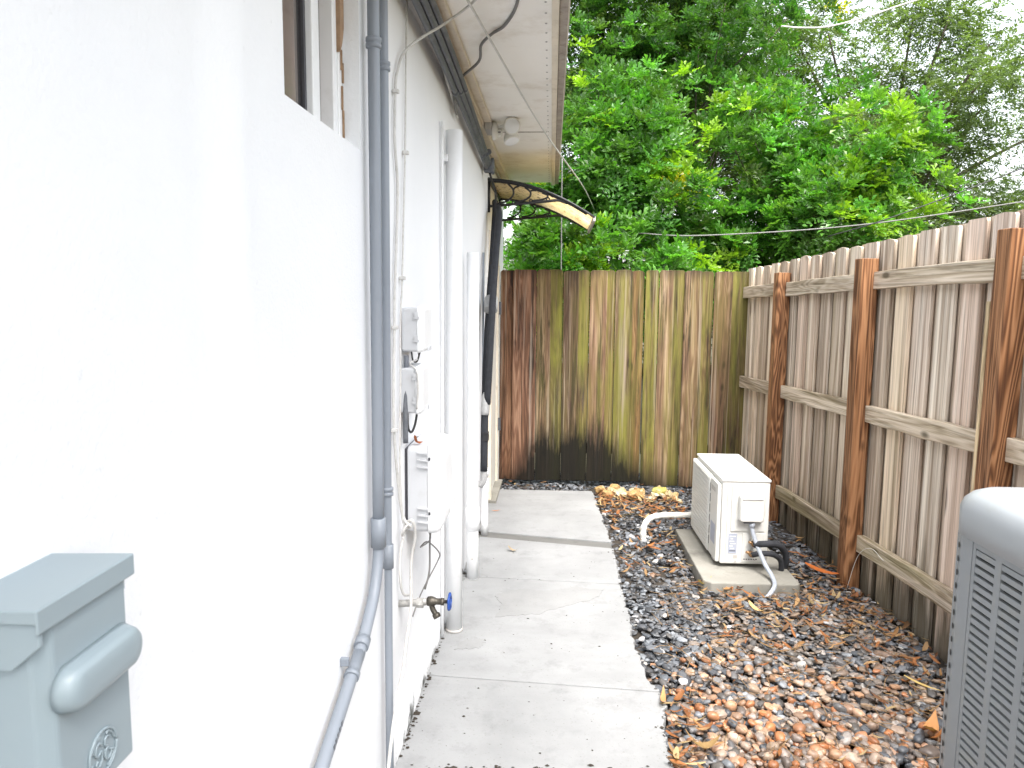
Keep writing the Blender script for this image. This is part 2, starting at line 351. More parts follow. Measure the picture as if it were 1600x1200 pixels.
MB().prism([(-.5, 2.967), (.485, 2.884), (.485, 2.895), (-.5, 2.977)], 2, -.1, -.016).build('joint_strip', MT['soil'], path)
MB().prism([(-.51, 2.265), (.452, 2.305), (.452, 2.365), (-.51, 2.33)], 2, -.1, -.03).build('joint_strip', MT['soil'], path)
# thin worn patches of newer cement skim with their own outline
def patch(pts, z): 
    c = []
    for a, b in zip(pts, pts[1:] + pts[:1]):
        for k in range(9): t = k / 9; j = .009; c.append((a[0] + (b[0] - a[0]) * t + random.uniform(-j, j), a[1] + (b[1] - a[1]) * t + random.uniform(-j, j)))
    MB().prism(c, 2, z - .004, z).build('cement_skim', MT['skim'], path)
MT['skim'] = concrete('skim_concrete', (.222, .225, .226), (.29, .293, .293), .2)
patch([(-.22, 3.56), (-.02, 3.60), (.12, 3.70), (.30, 3.82), (.35, 3.93), (.20, 3.97), (.02, 3.90), (-.10, 3.93), (-.24, 3.84), (-.20, 3.70)], .0012)
patch([(-.38, 3.20), (-.27, 3.22), (-.25, 3.31), (-.36, 3.29)], .0008)
# dark crumbs of dirt and moss on the slabs
cr = MB()
def crumb(x, y, s):
    a = random.uniform(0, 6.3); k = 5; z = .0005
    ring = [(x + s * random.uniform(.5, 1.2) * math.cos(a + 6.283 * i / k) * 1.5, y + s * random.uniform(.5, 1.2) * math.sin(a + 6.283 * i / k), z) for i in range(k)]
    cr.add(ring + [(x, y, z + s * random.uniform(.4, .9))], [(i, (i + 1) % k, k) for i in range(k)])
for i in range(210):
    x = random.uniform(-.46, .45); crumb(x, 2.322 + random.gauss(0, .016) + .04 * (x + .47), random.lognormvariate(-5.4, .5))
for i in range(190):
    y = 2.4 + 3.6 * random.random() ** 1.7; crumb(wall_x(y) + .005 + abs(random.gauss(0, .008)), y, random.lognormvariate(-5.6, .5))
for i in range(110): crumb(random.uniform(-.44, .42), random.uniform(2.4, 5.9), random.lognormvariate(-6.2, .5))
for i in range(50): y = random.uniform(2.4, 6.0); crumb(edge_x(y) - abs(random.gauss(.004, .012)), y, random.lognormvariate(-5.6, .4))
cr.build('dirt_crumbs', MT['soil'], path)['kind'] = 'stuff'
# gravel bed
gravel = thing('gravel_bed', kind='structure')
bed = MB()
bed.prism([(.43, -4), (2.2, -4), (1.75, 6.9), (-.36, 6.9), (-.36, 6.04), (.40, 6.04)], 2, -.088, -.045)
bed.build('soil_base', MT['soil'], gravel)
PAD = (.915, 1.44, 4.02, 4.98)
ICO = None
def ico(sub):
    bm = bmesh.new(); bmesh.ops.create_icosphere(bm, subdivisions=sub, radius=1); v = np.array([q.co[:] for q in bm.verts]); f = np.array([[x.index for x in q.verts] for q in bm.faces]); bm.free(); return v, f
V1, F1 = ico(1); V2, F2 = ico(2)
DARK = np.array([(.07, .078, .09), (.10, .11, .125), (.15, .16, .178), (.05, .053, .06), (.22, .235, .255), (.12, .125, .135), (.09, .085, .082)])
TAN = np.array([(.36, .21, .125), (.42, .27, .18), (.34, .16, .08), (.30, .125, .055), (.42, .32, .25), (.26, .19, .145), (.18, .145, .125), (.38, .23, .15), (.42, .17, .07), (.36, .29, .25)])
MIDC = np.array([(.20, .165, .14), (.27, .225, .195), (.16, .155, .155), (.32, .235, .17), (.25, .165, .115), (.12, .11, .10), (.30, .27, .25)])
WHT = np.array([(.46, .44, .41), (.42, .42, .43)])
def tan_amount(x, y):
    """river pebbles were tipped near the viewer, slate chips farther off"""
    d = np.hypot((x - .98) / .75, (y - 2.25) / .95); return np.clip(1.22 - d, 0, 1)
def pick_colours(x, y):
    t = tan_amount(x, y); mid = np.clip(1.5 - np.abs(y - 3.3) / .9 * 1.0, 0, 1) * np.clip((x - .62) / .3, 0, 1)
    n = len(x); u = RNG.random(n); c = DARK[RNG.integers(0, len(DARK), n)].copy()
    k = u < np.maximum(mid * .62, t * .9); c[k] = MIDC[RNG.integers(0, len(MIDC), k.sum())]
    k = RNG.random(n) < t * .78; c[k] = TAN[RNG.integers(0, len(TAN), k.sum())]
    k = RNG.random(n) < .018; c[k] = WHT[RNG.integers(0, 2, k.sum())]
    return c * RNG.uniform(.5, .98, (n, 1)), t
def inside_bed(x, y):
    e = np.interp(y, [q[0] for q in EDGE], [q[1] for q in EDGE]); e = np.where(y > 6.03, -.36, e)
    k = (x > e + .008) & (x < 1.70 + (6.35 - y) * .0459) & (y < 6.85)
    k &= ~((x > PAD[0] - .005) & (x < PAD[1] + .005) & (y > PAD[2] - .005) & (y < PAD[3] + .005))
    k &= ~((x > .98) & (x < 1.8) & (y > .95) & (y < 1.8)); return k
def rotmats(n, tilt):
    a = RNG.uniform(0, 2 * np.pi, n); b = RNG.normal(0, tilt, n); c = RNG.normal(0, tilt, n)
    ca, sa, cb, sb, cc, sc = np.cos(a), np.sin(a), np.cos(b), np.sin(b), np.cos(c), np.sin(c); o = np.zeros(n); i = np.ones(n)
    Z = np.stack([ca, -sa, o, sa, ca, o, o, o, i], 1).reshape(n, 3, 3); X = np.stack([i, o, o, o, cb, -sb, o, sb, cb], 1).reshape(n, 3, 3); Y = np.stack([cc, o, sc, o, i, o, -sc, o, cc], 1).reshape(n, 3, 3)
    return X @ Y @ Z
def colour_attr(me, cols):
    at = me.color_attributes.new('Col', 'FLOAT_COLOR', 'POINT'); a = np.ones((len(cols), 4), np.float32); a[:, :3] = cols; at.data.foreach_set('color', a.ravel())
def sharpen(d, p):     # pulls a sphere towards a rounded slab
    return np.sign(d) * np.abs(d) ** p
big = []                                         # candidates for the single stones
def stone_field(n, y0, y1, zc, zs, base_v, base_f, smooth):
    x = RNG.uniform(-.36, 2.0, n); y = RNG.uniform(y0, y1, n); k = inside_bed(x, y); x, y = x[k], y[k]; n = len(x)
    col, t = pick_colours(x, y); s = RNG.lognormal(0, .26, n)
    sx = (.0168 + .001 * t) * s; sy = sx * RNG.uniform(.55, .85, n); sz = sx * np.where(RNG.random(n) < t, RNG.uniform(.45, .68, n), RNG.uniform(.2, .36, n))
    z = RNG.normal(zc, zs, n) + .012 * np.sin(x * 9 + y * 4) * .6
    z = np.where(np.abs(x - np.interp(y, [q[0] for q in EDGE], [q[1] for q in EDGE])) < .06, z - .012, z)
    d = base_v[None] * RNG.uniform(.78, 1.2, (n, len(base_v), 1)); d = sharpen(d, .8) * np.stack([sx, sy, sz], 1)[:, None]
    d = np.einsum('nij,nkj->nki', rotmats(n, .26), d) + np.stack([x, y, z], 1)[:, None]
    f = base_f[None] + (np.arange(n) * len(base_v))[:, None, None]
    me = mesh_np('gravel', d.reshape(-1, 3), f.reshape(-1, 3)); me.materials.append(MT['stones'])
    colour_attr(me, np.repeat(col, len(base_v), 0)); me.polygons.foreach_set('use_smooth', np.full(len(me.polygons), smooth))
    return me
def stuff_child(name, me, parent):
    o = bpy.data.objects.new(name, me); COL.objects.link(o); o.parent = parent; o['kind'] = 'stuff'; return o
stuff_child('gravel', stone_field(25000, 1.3, 6.85, -.034, .008, V1, F1, False), gravel)
stuff_child('pebble_layer', stone_field(7500, 1.6, 3.9, -.022, .007, V2, F2, True), gravel)
# the 300 stones that show largest, one by one
TPL = []
for i in range(12):
    v = V2 * RNG.uniform(.86, 1.14, (len(V2), 1)); v = sharpen(v, .82 if i < 7 else .68)
    me = mesh_np('stone', v, F2); me.polygons.foreach_set('use_smooth', np.full(len(me.polygons), i < 7)); me.materials.append(MT['stone']); TPL.append(me)
n = 0
placed = []
while n < 300:
    x = random.uniform(.47, 1.75); y = random.uniform(2.2, 3.45)
    if not inside_bed(np.array([x]), np.array([y]))[0] or random.random() < (y - 2.2) * .45: continue
    if any((x - a) ** 2 + (y - b) ** 2 < .0013 for a, b in placed): continue
    placed.append((x, y)); c, t = pick_colours(np.array([x]), np.array([y])); rnd = random.random() < t[0]
    o = bpy.data.objects.new('stone', TPL[random.randrange(0, 7) if rnd else random.randrange(7, 12)]); COL.objects.link(o); o.parent = gravel
    s = random.uniform(.019, .027); o.scale = (s, s * random.uniform(.6, .88), s * (random.uniform(.55, .8) if rnd else random.uniform(.28, .45)))
    o.location = (x, y, -.012 + random.uniform(-.004, .004)); o.rotation_euler = (random.gauss(0, .2), random.gauss(0, .2), random.uniform(0, 6.3)); o.color = (*c[0], 1); n += 1
RTPL = []
for i in range(5):
    v = V2 * RNG.uniform(.7, 1.25, (len(V2), 1)); v = sharpen(v, .7); me = mesh_np('limestone_rock', v, F2); me.polygons.foreach_set('use_smooth', np.full(len(me.polygons), False)); me.materials.append(MT['stone']); RTPL.append(me)
# mini split pad comes later; the loose pale limestone rocks by the gate
for i in range(30):
    x = .40 + .72 * random.random(); y = 5.80 + .32 * random.random()
    o = bpy.data.objects.new('limestone_rock', RTPL[random.randrange(0, 5)]); COL.objects.link(o)
    s = random.uniform(.024, .046) * (1.2 if i < 4 else 1); o.scale = (s, s * random.uniform(.65, .9), s * random.uniform(.5, .75)); o.location = (x, y, -.02 + s * .4 + (.018 if i % 3 == 0 else 0))
    o.rotation_euler = (random.gauss(0, .4), random.gauss(0, .4), random.uniform(0, 6.3)); o.color = random.choice([(.34, .24, .11, 1), (.36, .28, .16, 1), (.30, .19, .08, 1), (.40, .33, .22, 1)])
    tag(o, 'small pale yellow limestone rock in the heap in front of the wooden gate', 'rock', 'limestone rocks heaped before the gate')
o = bpy.data.objects.new('limestone_rock', RTPL[2]); COL.objects.link(o); o.scale = (.07, .05, .042); o.location = (.98, 5.98, .02); o.rotation_euler = (.2, .1, .7); o.color = (.33, .30, .09, 1)
tag(o, 'largest yellow green limestone rock on top of the heap before the gate', 'rock', 'limestone rocks heaped before the gate')

# ------------------------------------------------------------------ house
house = thing('house', 'white stucco house with long side wall and overhanging cream eave', 'house', (0, 0, 0), M_W)
def wall_off(y):                                    # the near stretch of wall stands a little farther back
    t = min(1, max(0, (y - 1.13) / .15)); s = t * t * (3 - 2 * t); return -.012 * (1 - s) + .004 * math.exp(-((y - 1.25) / .05) ** 2) - .003 * math.exp(-((y - 1.13) / .04) ** 2)
WIN = (1.463, 2.015, 1.985, 2.60); TOPZ = 2.68
ys = [-4, -2, 0, .6, .9] + [1.0 + .02 * i for i in range(8)] + [1.15 + .01 * i for i in range(26)] + [1.43, WIN[0], WIN[1], 2.5, 3, 4, 5, 6, 7.1]; zs = [-.1, .15, .6, 1.2, 1.6, WIN[2], WIN[3], TOPZ]
v = [(wall_off(y), y, z) for y in ys for z in zs]; f = []; nz = len(zs); iy0, iy1 = ys.index(WIN[0]), ys.index(WIN[1])
for i in range(len(ys) - 1):
    for j in range(nz - 1):
        if i == iy0 and j == nz - 3: continue
        f.append((i * nz + j, (i + 1) * nz + j, (i + 1) * nz + j + 1, i * nz + j + 1))
wl = MB().add(v, f, True)
wl.add([(0, 7.1, -.1), (-5, 7.1, -.1), (-5, 7.1, TOPZ), (0, 7.1, TOPZ)], [(0, 1, 2, 3)]); wl.add([(-.036, -4, -.1), (-5, -4, -.1), (-5, -4, TOPZ), (-.036, -4, TOPZ)], [(0, 1, 2, 3)]); wl.add([(-5, -4, -.1), (-5, 7.1, -.1), (-5, 7.1, TOPZ), (-5, -4, TOPZ)], [(0, 1, 2, 3)])
wl.add([(0, -4, TOPZ), (-5, -4, TOPZ), (-5, 7.1, TOPZ), (0, 7.1, TOPZ)], [(0, 1, 2, 3)])
wl.build('wall', MT['stucco'], house, smooth_all=False)
# window: reveal, frame, panes, broken plaster
y0, y1, z0, z1 = WIN; D = -.06
fr = MB(); fr.box(D - .03, D + .012, y0, y0 + .03, z0, z1); fr.box(D - .03, D + .012, y1 - .072, y1 - .04, z0, z1); fr.box(D - .02, D + .008, y0 + .03, y1 - .072, z0, z0 + .012)
fr.box(D - .03, D + .014, 1.776, 1.826, z0 + .012, z1); win = fr.build('window', MT['white_pvc'], house, bev=.003)
jm = MB().add([(0, y1, z0), (D, y1 - .004, z0), (D, y1 - .004, z1), (0, y1, z1)], [(0, 1, 2, 3)]).add([(0, y0, z0), (D, y0, z0), (D, y0, z1), (0, y0, z1)], [(0, 1, 2, 3)]).add([(0, y0, z1), (D, y0, z1), (D, y1, z1), (0, y1, z1)], [(0, 1, 2, 3)])
jm.build('jamb', MT['stucco'], win)
MB().add([(.0, y0, z0), (D, y0, z0 + .004), (D, y1, z0 + .004), (.0, y1, z0)], [(0, 1, 2, 3)]).build('sill', MT['stucco'], win)
MB().box(D - .012, D - .008, y0 + .03, 1.762, z0 + .012, z1).build('pane', MT['glass'], win)
MB().box(D - .026, D - .022, 1.826, y1 - .072, z0 + .012, z1).build('pane', MT['glass'], win)
MB().box(D - .018, D - .002, 1.762, 1.7755, z0 + .012, z1).build('sash_bar', MT['ink'], win)
ap = [(y1 - .06, z0), (y1 - .012, z0), (y1 - .006, z0 + .05), (y1 - .016, z0 + .09), (y1 - .008, z0 + .16), (y1 - .012, z0 + .22), (y1 - .002, z0 + .26), (y1 - .002, z1), (y1 - .06, z1)]
MB().prism([(a, b) for a, b in [(y1 - .04, z0 + .24), (y1 - .02, z0 + .27), (y1 - .006, z0 + .31), (y1 - .004, z1), (y1 - .04, z1)]], 0, D - .01, D + .022).build('bare_plaster', MT['brown_patch'], win)
MB().prism([(y1 - .04, z0), (y1 - .004, z0), (y1 - .006, z0 + .31), (y1 - .022, z0 + .27), (y1 - .04, z0 + .235)], 0, D - .01, D + .016).build('bead', MT['white_pvc'], win, bev=.002)
for k, (a, b, c) in enumerate([(.010, .03, .07), (.017, .10, .06), (.009, .17, .05), (.02, .2, .05)]): MB().box(D + .0165, D + .021, y1 - a - .006, y1 - a, z0 + b, z0 + b + c).build('crack', MT['brown_patch'], win)
cv = MB(); pts = [(-.125 + .012 * math.sin(i * 1.3), y0 - .5 + i * .06) for i in range(24)]
cv.add([(x, y, z) for x, y in pts for z in (1.6, 2.66)], [(2 * i, 2 * i + 2, 2 * i + 3, 2 * i + 1) for i in range(23)]); cv.build('reflection_sheet', MT['reflection_sheet'], win)  # added folded sheet, its brown stands in for the reflection in the panes
# door under the canopy
dr = MB().box(.002, .012, 5.68, 6.22, .03, 2.03).build('door', MT['white_metal'], house, bev=.004)
dfm = MB(); dfm.box(0, .028, 5.62, 5.68, .0, 2.10); dfm.box(0, .028, 6.22, 6.28, .0, 2.10); dfm.box(0, .028, 5.68, 6.22, 2.03, 2.10); dfm.build('door_frame', MT['cream'], dr, bev=.003)
MB().box(.0, .07, 5.60, 6.28, .0, .028).build('threshold', MT['pad'], dr, bev=.004)
# eave
def eave_out(y): return .522 - (y - 2.6) * .010
sf = MB(); sf.prism([(.07, -4), (eave_out(-4), -4), (eave_out(7.06), 7.06), (.07, 7.06)], 2, 2.66, 2.672); sf_o = sf.build('soffit', MT['soffit'], house)
MB().prism([(.085, 4.93), (eave_out(4.9) - .06, 4.93), (eave_out(4.9) - .06, 4.942), (.085, 4.94)], 2, 2.6565, 2.6597).build('panel_seam', MT['fascia'], sf_o)
for i in range(46):                                       # nail heads along the outer edge
    y = 2.3 + i * .105; MB().lathe([(.0001, -.0028), (.0045, -.002), (.005, 0)], (eave_out(y) - .05, y, 2.6598), 2, 6).build('nail', MT['frieze'], sf_o)
MB().prism([(eave_out(-4) - .028, -4), (eave_out(-4), -4), (eave_out(7.06), 7.06), (eave_out(7.06) - .028, 7.06)], 2, 2.635, 2.6595).build('edge_trim', MT['cream'], house, bev=.003)
MB().prism([(eave_out(-4) + .001, -4), (eave_out(-4) + .034, -4), (eave_out(7.08) + .034, 7.08), (eave_out(7.08) + .001, 7.08)], 2, 2.648, 2.83).build('fascia', MT['fascia'], house, bev=.003)
MB().prism([(eave_out(-4) + .035, -4), (eave_out(-4) + .043, -4), (eave_out(7.08) + .043, 7.08), (eave_out(7.08) + .035, 7.08)], 2, 2.72, 2.85).build('drip_edge', MT['white_metal'], house)
MB().box(.0005, .022, -4, 7.06, 2.595, 2.659).build('frieze_board', MT['frieze'], house, bev=.002)
MB().box(.0225, .072, -4, 7.0, 2.615, 2.6585).build('cove_trim', MT['cream'], house, bev=.004)
MB().box(.0725, .115, -4, 4.75, 2.634, 2.6590).build('cove_trim', MT['cream'], house, bev=.004)
for a, b in ((2.9, 3.55), (3.75, 4.55)): MB().box(.040, .062, a, b, 2.590, 2.6145).build('loose_batten', MT['cream'], house, bev=.003)
rf = MB(); rf.prism([(.50, 2.858), (-5.4, 4.6), (-5.4, 4.72), (.50, 2.93)], 1, -4.2, 7.12); rf.build('roof', MT['shingle'], house)
MB().add([(0, 7.1, TOPZ), (-5, 7.1, TOPZ), (-5, 7.1, 4.5), (.45, 7.1, 2.86)], [(0, 1, 2, 3)]).build('gable', MT['stucco'], house)
# ------------------------------------------------------------------ things on the wall
def wthing(name, label, cat, at, group=None): return thing(name, label, cat, at, M_W, group)
def wire(name, pts, r, mat, label, frame=M_W, n=8, seg=7, group=None, clips=()):
    o = MB().tube(pts, r, seg, n=n).build(name, mat, None, pts[0], frame); tag(o, label, 'cable', group); ANCH[o.name] = Vector(pts[0])
    for c in clips: MB().box(c[0] - .008, c[0] + .012, c[1] - .009, c[1] + .009, c[2] - .006, c[2] + .006).build('clip', MT['wire_white'], o, bev=.002)
    return o
# grey conduit that bends away low on the wall
c1 = wthing('electrical_conduit', 'thick grey conduit running down the white wall and bending towards the viewer low down', 'conduit', (.03, 2.02, .6))
rA = .0162
MB().tube([(.03, 2.05, 2.664), (.03, 2.05, 2.2), (.03, 2.043, 1.5), (.03, 2.035, .92)], rA, 18, n=3).build('pipe', MT['grey_pvc'], c1)
MB().tube([(.03, 2.035, .94), (.03, 2.03, .86), (.03, 1.985, .78), (.03, 1.93, .735), (.03, 1.85, .69), (.03, 1.80, .668)], rA * 1.0, 18, n=5).build('elbow', MT['grey_pvc'], c1)
MB().tube([(.03, 1.815, .675), (.03, 1.55, .585), (.03, 1.1, .43), (.03, .9, .36)], rA, 18, n=3).build('sloping_pipe', MT['grey_pvc'], c1)
MB().lathe([(rA + .001, .0), (rA + .0055, .001), (rA + .0055, .085), (rA + .001, .086)], (.03, 2.035, .885), 2, 20).build('coupling', MT['grey_pvc'], c1)
d = Vector((0, -.26, -.09)).normalized()
def ringpipe(p, d, r0, r1, L): return MB().tube([Vector(p) - d * L / 2, Vector(p) + d * L / 2], r1, 18, raw=True)
ringpipe((.03, 1.845, .688), d, rA, rA + .004, .03).build('socket', MT['grey_pvc'], c1)
cl = ringpipe((.03, 1.745, .652), d, rA, rA + .0035, .016).build('clamp', MT['grey_pvc'], c1)
MB().box(.0, .022, 1.744, 1.756, .674, .695).build('clamp_tab', MT['grey_pvc'], cl, bev=.002)
for z in (2.255,):
    MB().lathe([(rA + .0005, 0), (rA + .005, .002), (rA + .005, .012), (rA + .001, .015), (rA + .005, .018), (rA + .005, .028), (rA + .0005, .03)], (.03, 2.05, z), 2, 18).build('strap', MT['grey_pvc'], c1)
for q, (yy, zz) in enumerate([(1.60, .606), (1.585, .601), (1.57, .596), (1.555, .591), (1.54, .5855)]): MB().box(.0450, .0465, yy, yy + .009, zz - .004, zz + .008).build('printed_mark', MT['dark_conduit'], c1)
c2 = wthing('electrical_conduit', 'slim straight grey conduit directly behind the thick bending one', 'conduit', (.03, 2.16, .0))
rB = .0122
MB().tube([(.028, 2.18, 2.664), (.028, 2.175, 1.8), (.028, 2.16, .9), (.028, 2.15, -.02)], rB, 16, n=3).build('pipe', MT['grey_pvc'], c2)
for z in (2.235, 1.0): MB().lathe([(rB + .0005, 0), (rB + .005, .002), (rB + .005, .011), (rB + .001, .014), (rB + .005, .017), (rB + .005, .026), (rB + .0005, .028)], (.028, 2.18 - (2.24 - z) * .013, z), 2, 16).build('strap', MT['grey_pvc'], c2)
MB().lathe([(rB + .0005, 0), (rB + .0045, .001), (rB + .0045, .075), (rB + .0005, .076)], (.028, 2.16, .775), 2, 16).build('coupling', MT['grey_pvc'], c2)

# disconnect box
g = wthing('disconnect_box', 'grey green metal disconnect box with hinged lid, low on the near white wall', 'electrical box', (-.036, .69, 1.10))
bd = MB(); bd.prism([(-.034, .618), (.062, .618), (.074, .632), (.074, .748), (-.034, .748)], 2, 1.098, 1.306); bd.build('body', MT['ge'], g, bev=.003)
ld = MB(); ld.prism([(-.034, 1.318), (.080, 1.3215), (.080, 1.298), (.0765, 1.298), (.0765, 1.3075), (-.034, 1.3075)], 1, .607, .758); lid = ld.build('lid', MT['ge'], g, bev=.002)
MB().prism([(-.03, 1.3078), (-.03, 1.262), (.050, 1.262), (.0775, 1.285), (.0775, 1.3078)], 1, .6105, .6165).build('flap', MT['ge'], lid, bev=.0015)
MB().prism([(.04, 1.3075), (.04, 1.283), (.070, 1.283), (.070, 1.3075)], 1, .7495, .7535).build('hinge_tab', MT['ge'], lid)
MB().lathe([(.005, 0), (.005, -.002), (.0001, -.0035)], (.02, .6105, 1.274), 1, 10).build('screw', MT['dark_conduit'], lid)
rings = []
for t, s in ((0, 1.12), (.3, 1.04), (.62, .98), (.85, .86), (.96, .66), (1., .3)):
    r = []; L, Hh = .043 * (1 - (1 - s) * .25), .022 * s
    for k in range(28):
        a = 2 * math.pi * k / 28; cx = L if math.cos(a) > 0 else -L; cy, cz = .690 + cx * .92 + Hh * math.cos(a), 1.228 + Hh * math.sin(a); r.append((.074 + .020 * t, cy, cz))
    rings.append(r)
MB().loft(rings, True).build('handle_cover', MT['ge'], g)
# the raised round monogram: ring, curled flourishes and the two script letters
em = MB(); cy, cz, er = .694, 1.133, .0225; X = .0752
def cur(pts, r=.0013, s=er): em.tube([(X, cy + a * s, cz + b * s) for a, b in pts], r, 6, n=6)
em.tube([(X, cy + er * math.cos(a), cz + er * math.sin(a)) for a in [2 * math.pi * k / 40 for k in range(41)]], .0016, 6, raw=True)
for a0 in (40, 130, 220, 310):
    cur([(.86 * math.cos(R(a0 + da)), .86 * math.sin(R(a0 + da))) for da in (-26, -10, 8, 24)] + [(.72 * math.cos(R(a0 + 30)), .72 * math.sin(R(a0 + 30)))], .0012)
cur([(-.12, .38), (-.30, .55), (-.52, .42), (-.56, .12), (-.40, -.02), (-.18, .10), (-.10, .0), (-.16, -.35), (-.38, -.52), (-.56, -.36), (-.44, -.22)])
cur([(.50, .42), (.34, .56), (.14, .44), (.16, .18), (.36, .06), (.16, -.06), (.10, -.34), (.28, -.54), (.50, -.44), (.58, -.22), (.46, -.16)])
em.build('emblem', MT['ge'], g)
MB().prism([(.0, .66), (.05, .66), (.05, .72), (.0, .72)], 2, 1.02, 1.0975).build('conduit_hub', MT['ge'], g, bev=.01)

# telephone and cable boxes
def hinge(o, x, y, z, h, n=2, w=.018):
    for k in range(n): MB().box(x - w, x + .004, y - .006, y - .0005, z + k * h - .004, z + k * h + .004).build('hinge', MT['box_grey'], o, bev=.0015)
def utility(name, label, y0, y1, z0, z1, d, tilt=0):
    o = wthing(name, label, 'utility box', (0, (y0 + y1) / 2, (z0 + z1) / 2), 'small grey boxes on the wall')
    if tilt: o.matrix_world = o.matrix_world @ Matrix.Rotation(tilt, 4, 'X')
    rr = [];
    for x, i in ((.004, .003), (.012, 0), (d * .68, 0)): rr.append([(x, b, c) for b, c, _ in [(q[0], q[1], 0) for q in rrect((y0 + y1) / 2, (z0 + z1) / 2, y1 - y0 - i, z1 - z0 - i, .008, 0)]])
    MB().loft(rr, False).build('base', MT['box_grey'], o)
    cr = []
    for x, i in ((d * .685, -.006), (d * .74, -.008), (d * .92, .0), (d, .016)): cr.append([(x, q[0], q[1]) for q in rrect((y0 + y1) / 2, (z0 + z1) / 2, y1 - y0 - i, z1 - z0 - i, .012, 0)])
    cv = MB().loft(cr, False).build('cover', MT['box_white'], o, bev=.002)
    for zz in (z0 + .25 * (z1 - z0), z0 + .77 * (z1 - z0)):
        MB().box(d * .56, d * .80, y0 - .0075, y0 - .003, zz - .004, zz + .004).build('hinge', MT['box_grey'], cv); MB().box(d * .60, d * .75, y0 - .0085, y0 - .003, zz + .0045, zz + .019).build('hinge', MT['box_grey'], cv)
    MB().prism([(z0 - .003, y0 + .05), (z0 - .003, y1 - .02), (z0 + .022, y1 - .035), (z0 + .018, y0 + .06)][:0] or [(y0 + .06, z0 + .0), (y1 - .03, z0 + .0), (y1 - .04, z0 + .016), (y0 + .07, z0 + .012)], 0, d + .0002, d + .004).build('latch', MT['box_grey'], cv, bev=.001)
    return o
utility('utility_box', 'upper small grey cable box high above the large box on wall', 2.50, 2.655, 1.412, 1.562, .080)
utility('utility_box', 'lower small grey cable box with slight tilt just above the large box', 2.475, 2.61, 1.205, 1.362, .078, R(2.5))
B = wthing('utility_box', 'large white junction box with ribbed hinges on the wall above the tap', 'utility box', (0, 2.65, .93))
y0, y1, z0, z1 = 2.535, 2.80, .765, 1.075
rr = [[(x, q[0], q[1]) for q in rrect((y0 + y1) / 2, (z0 + z1) / 2, y1 - y0 - i, z1 - z0 - i, .02, 0)] for x, i in ((.012, .004), (.02, 0), (.082, 0))]
MB().loft(rr, False).build('base', MT['box_grey'], B)
cr = [[(x, q[0], q[1]) for q in rrect((y0 + y1) / 2, (z0 + z1) / 2, y1 - y0 - i, z1 - z0 - i, .024, 0)] for x, i in ((.083, -.008), (.092, -.010), (.115, -.004), (.128, .016), (.136, .05), (.140, .11))]
Bc = MB().loft(cr, False).build('cover', MT['box_white'], B, bev=.003)
for zz in (.80, .825, .85, 1.0, 1.025, 1.05):
    MB().prism([(.048, zz + .004), (.086, zz), (.086, zz + .006), (.048, zz + .007)], 1, y0 - .010, y0 + .001).build('hinge_rib', MT['box_grey'], B)
for zz in (.838, 1.034): MB().box(.087, .094, y0 - .0085, y0 - .0045, zz - .005, zz + .005).build('hinge_pin', MT['ink'], B)
MB().prism([(y1 - .11, .80), (y1 - .02, .81), (y1 - .02, .86), (y1 - .10, .845)], 0, .139, .150).build('latch', MT['box_white'], Bc, bev=.004)
MB().box(-.001, .0115, y0 + .012, y1 - .012, z0 + .01, z1 - .01).build('back_plate', MT['ink'], B)
# wires around the boxes
wire('cable', [(.30, 2.2, 2.657), (.29, 2.5, 2.652), (.24, 2.70, 2.635), (.12, 2.76, 2.572), (.06, 2.605, 2.47), (.02, 2.50, 2.39), (.012, 2.428, 2.31), (.01, 2.405, 2.25), (.01, 2.39, 2.087), (.01, 2.425, 1.935), (.01, 2.382, 1.687), (.01, 2.36, 1.524), (.01, 2.335, 1.196), (.012, 2.385, .973), (.02, 2.41, .86), (.03, 2.40, .83)], .0048, MT['wire_white'], 'white cable looping off the soffit and down past the small boxes', clips=[(.01, 2.402, 2.24), (.01, 2.336, 1.17), (.01, 2.36, 1.50)])
wire('cable', [(.01, 2.60, 2.62), (.01, 2.572, 2.40), (.01, 2.547, 2.098), (.01, 2.51, 1.85), (.01, 2.477, 1.627), (.01, 2.45, 1.52), (.012, 2.43, 1.3), (.012, 2.41, 1.05), (.015, 2.425, .88), (.04, 2.40, .835)], .0035, MT['wire_white'], 'thin straight white cable running down beside the conduits to the small boxes', clips=[(.01, 2.548, 2.08), (.01, 2.48, 1.66)])
wire('cable', [(.03, 2.41, .84), (.055, 2.40, .85), (.06, 2.42, .79), (.045, 2.425, .694), (.05, 2.39, .549), (.045, 2.338, .459), (.06, 2.21, .425), (.062, 2.10, .37), (.058, 2.02, .25), (.05, 1.97, .08)], .0055, MT['wire_white'], 'thicker white cable drooping from the knot below the large box to the conduits')
wire('cable', [(.02, 2.42, .86), (.035, 2.395, .845), (.05, 2.40, .83), (.03, 2.42, .815), (.02, 2.40, .80), (.03, 2.385, .825), (.045, 2.41, .845), (.03, 2.425, .82), (.015, 2.40, .75), (.015, 2.385, .66), (.02, 2.41, .59), (.04, 2.46, .565)], .0045, MT['wire_white'], 'white cable tied in a loose knot beside the large box')
wire('cable', [(.07, 2.60, .765), (.08, 2.60, .72), (.05, 2.57, .70), (.06, 2.66, .69), (.08, 2.80, .60), (.07, 2.83, .555), (.05, 2.72, .52), (.04, 2.61, .50), (.03, 2.52, .46)], .0026, MT['wire_grey'], 'thin grey cable curling out in a bow below the large box')
wire('cable', [(.08, 2.62, .765), (.075, 2.62, .70), (.075, 2.61, .60), (.06, 2.60, .53)], .0035, MT['wire_grey'], 'short grey lead hanging straight down from the large box')
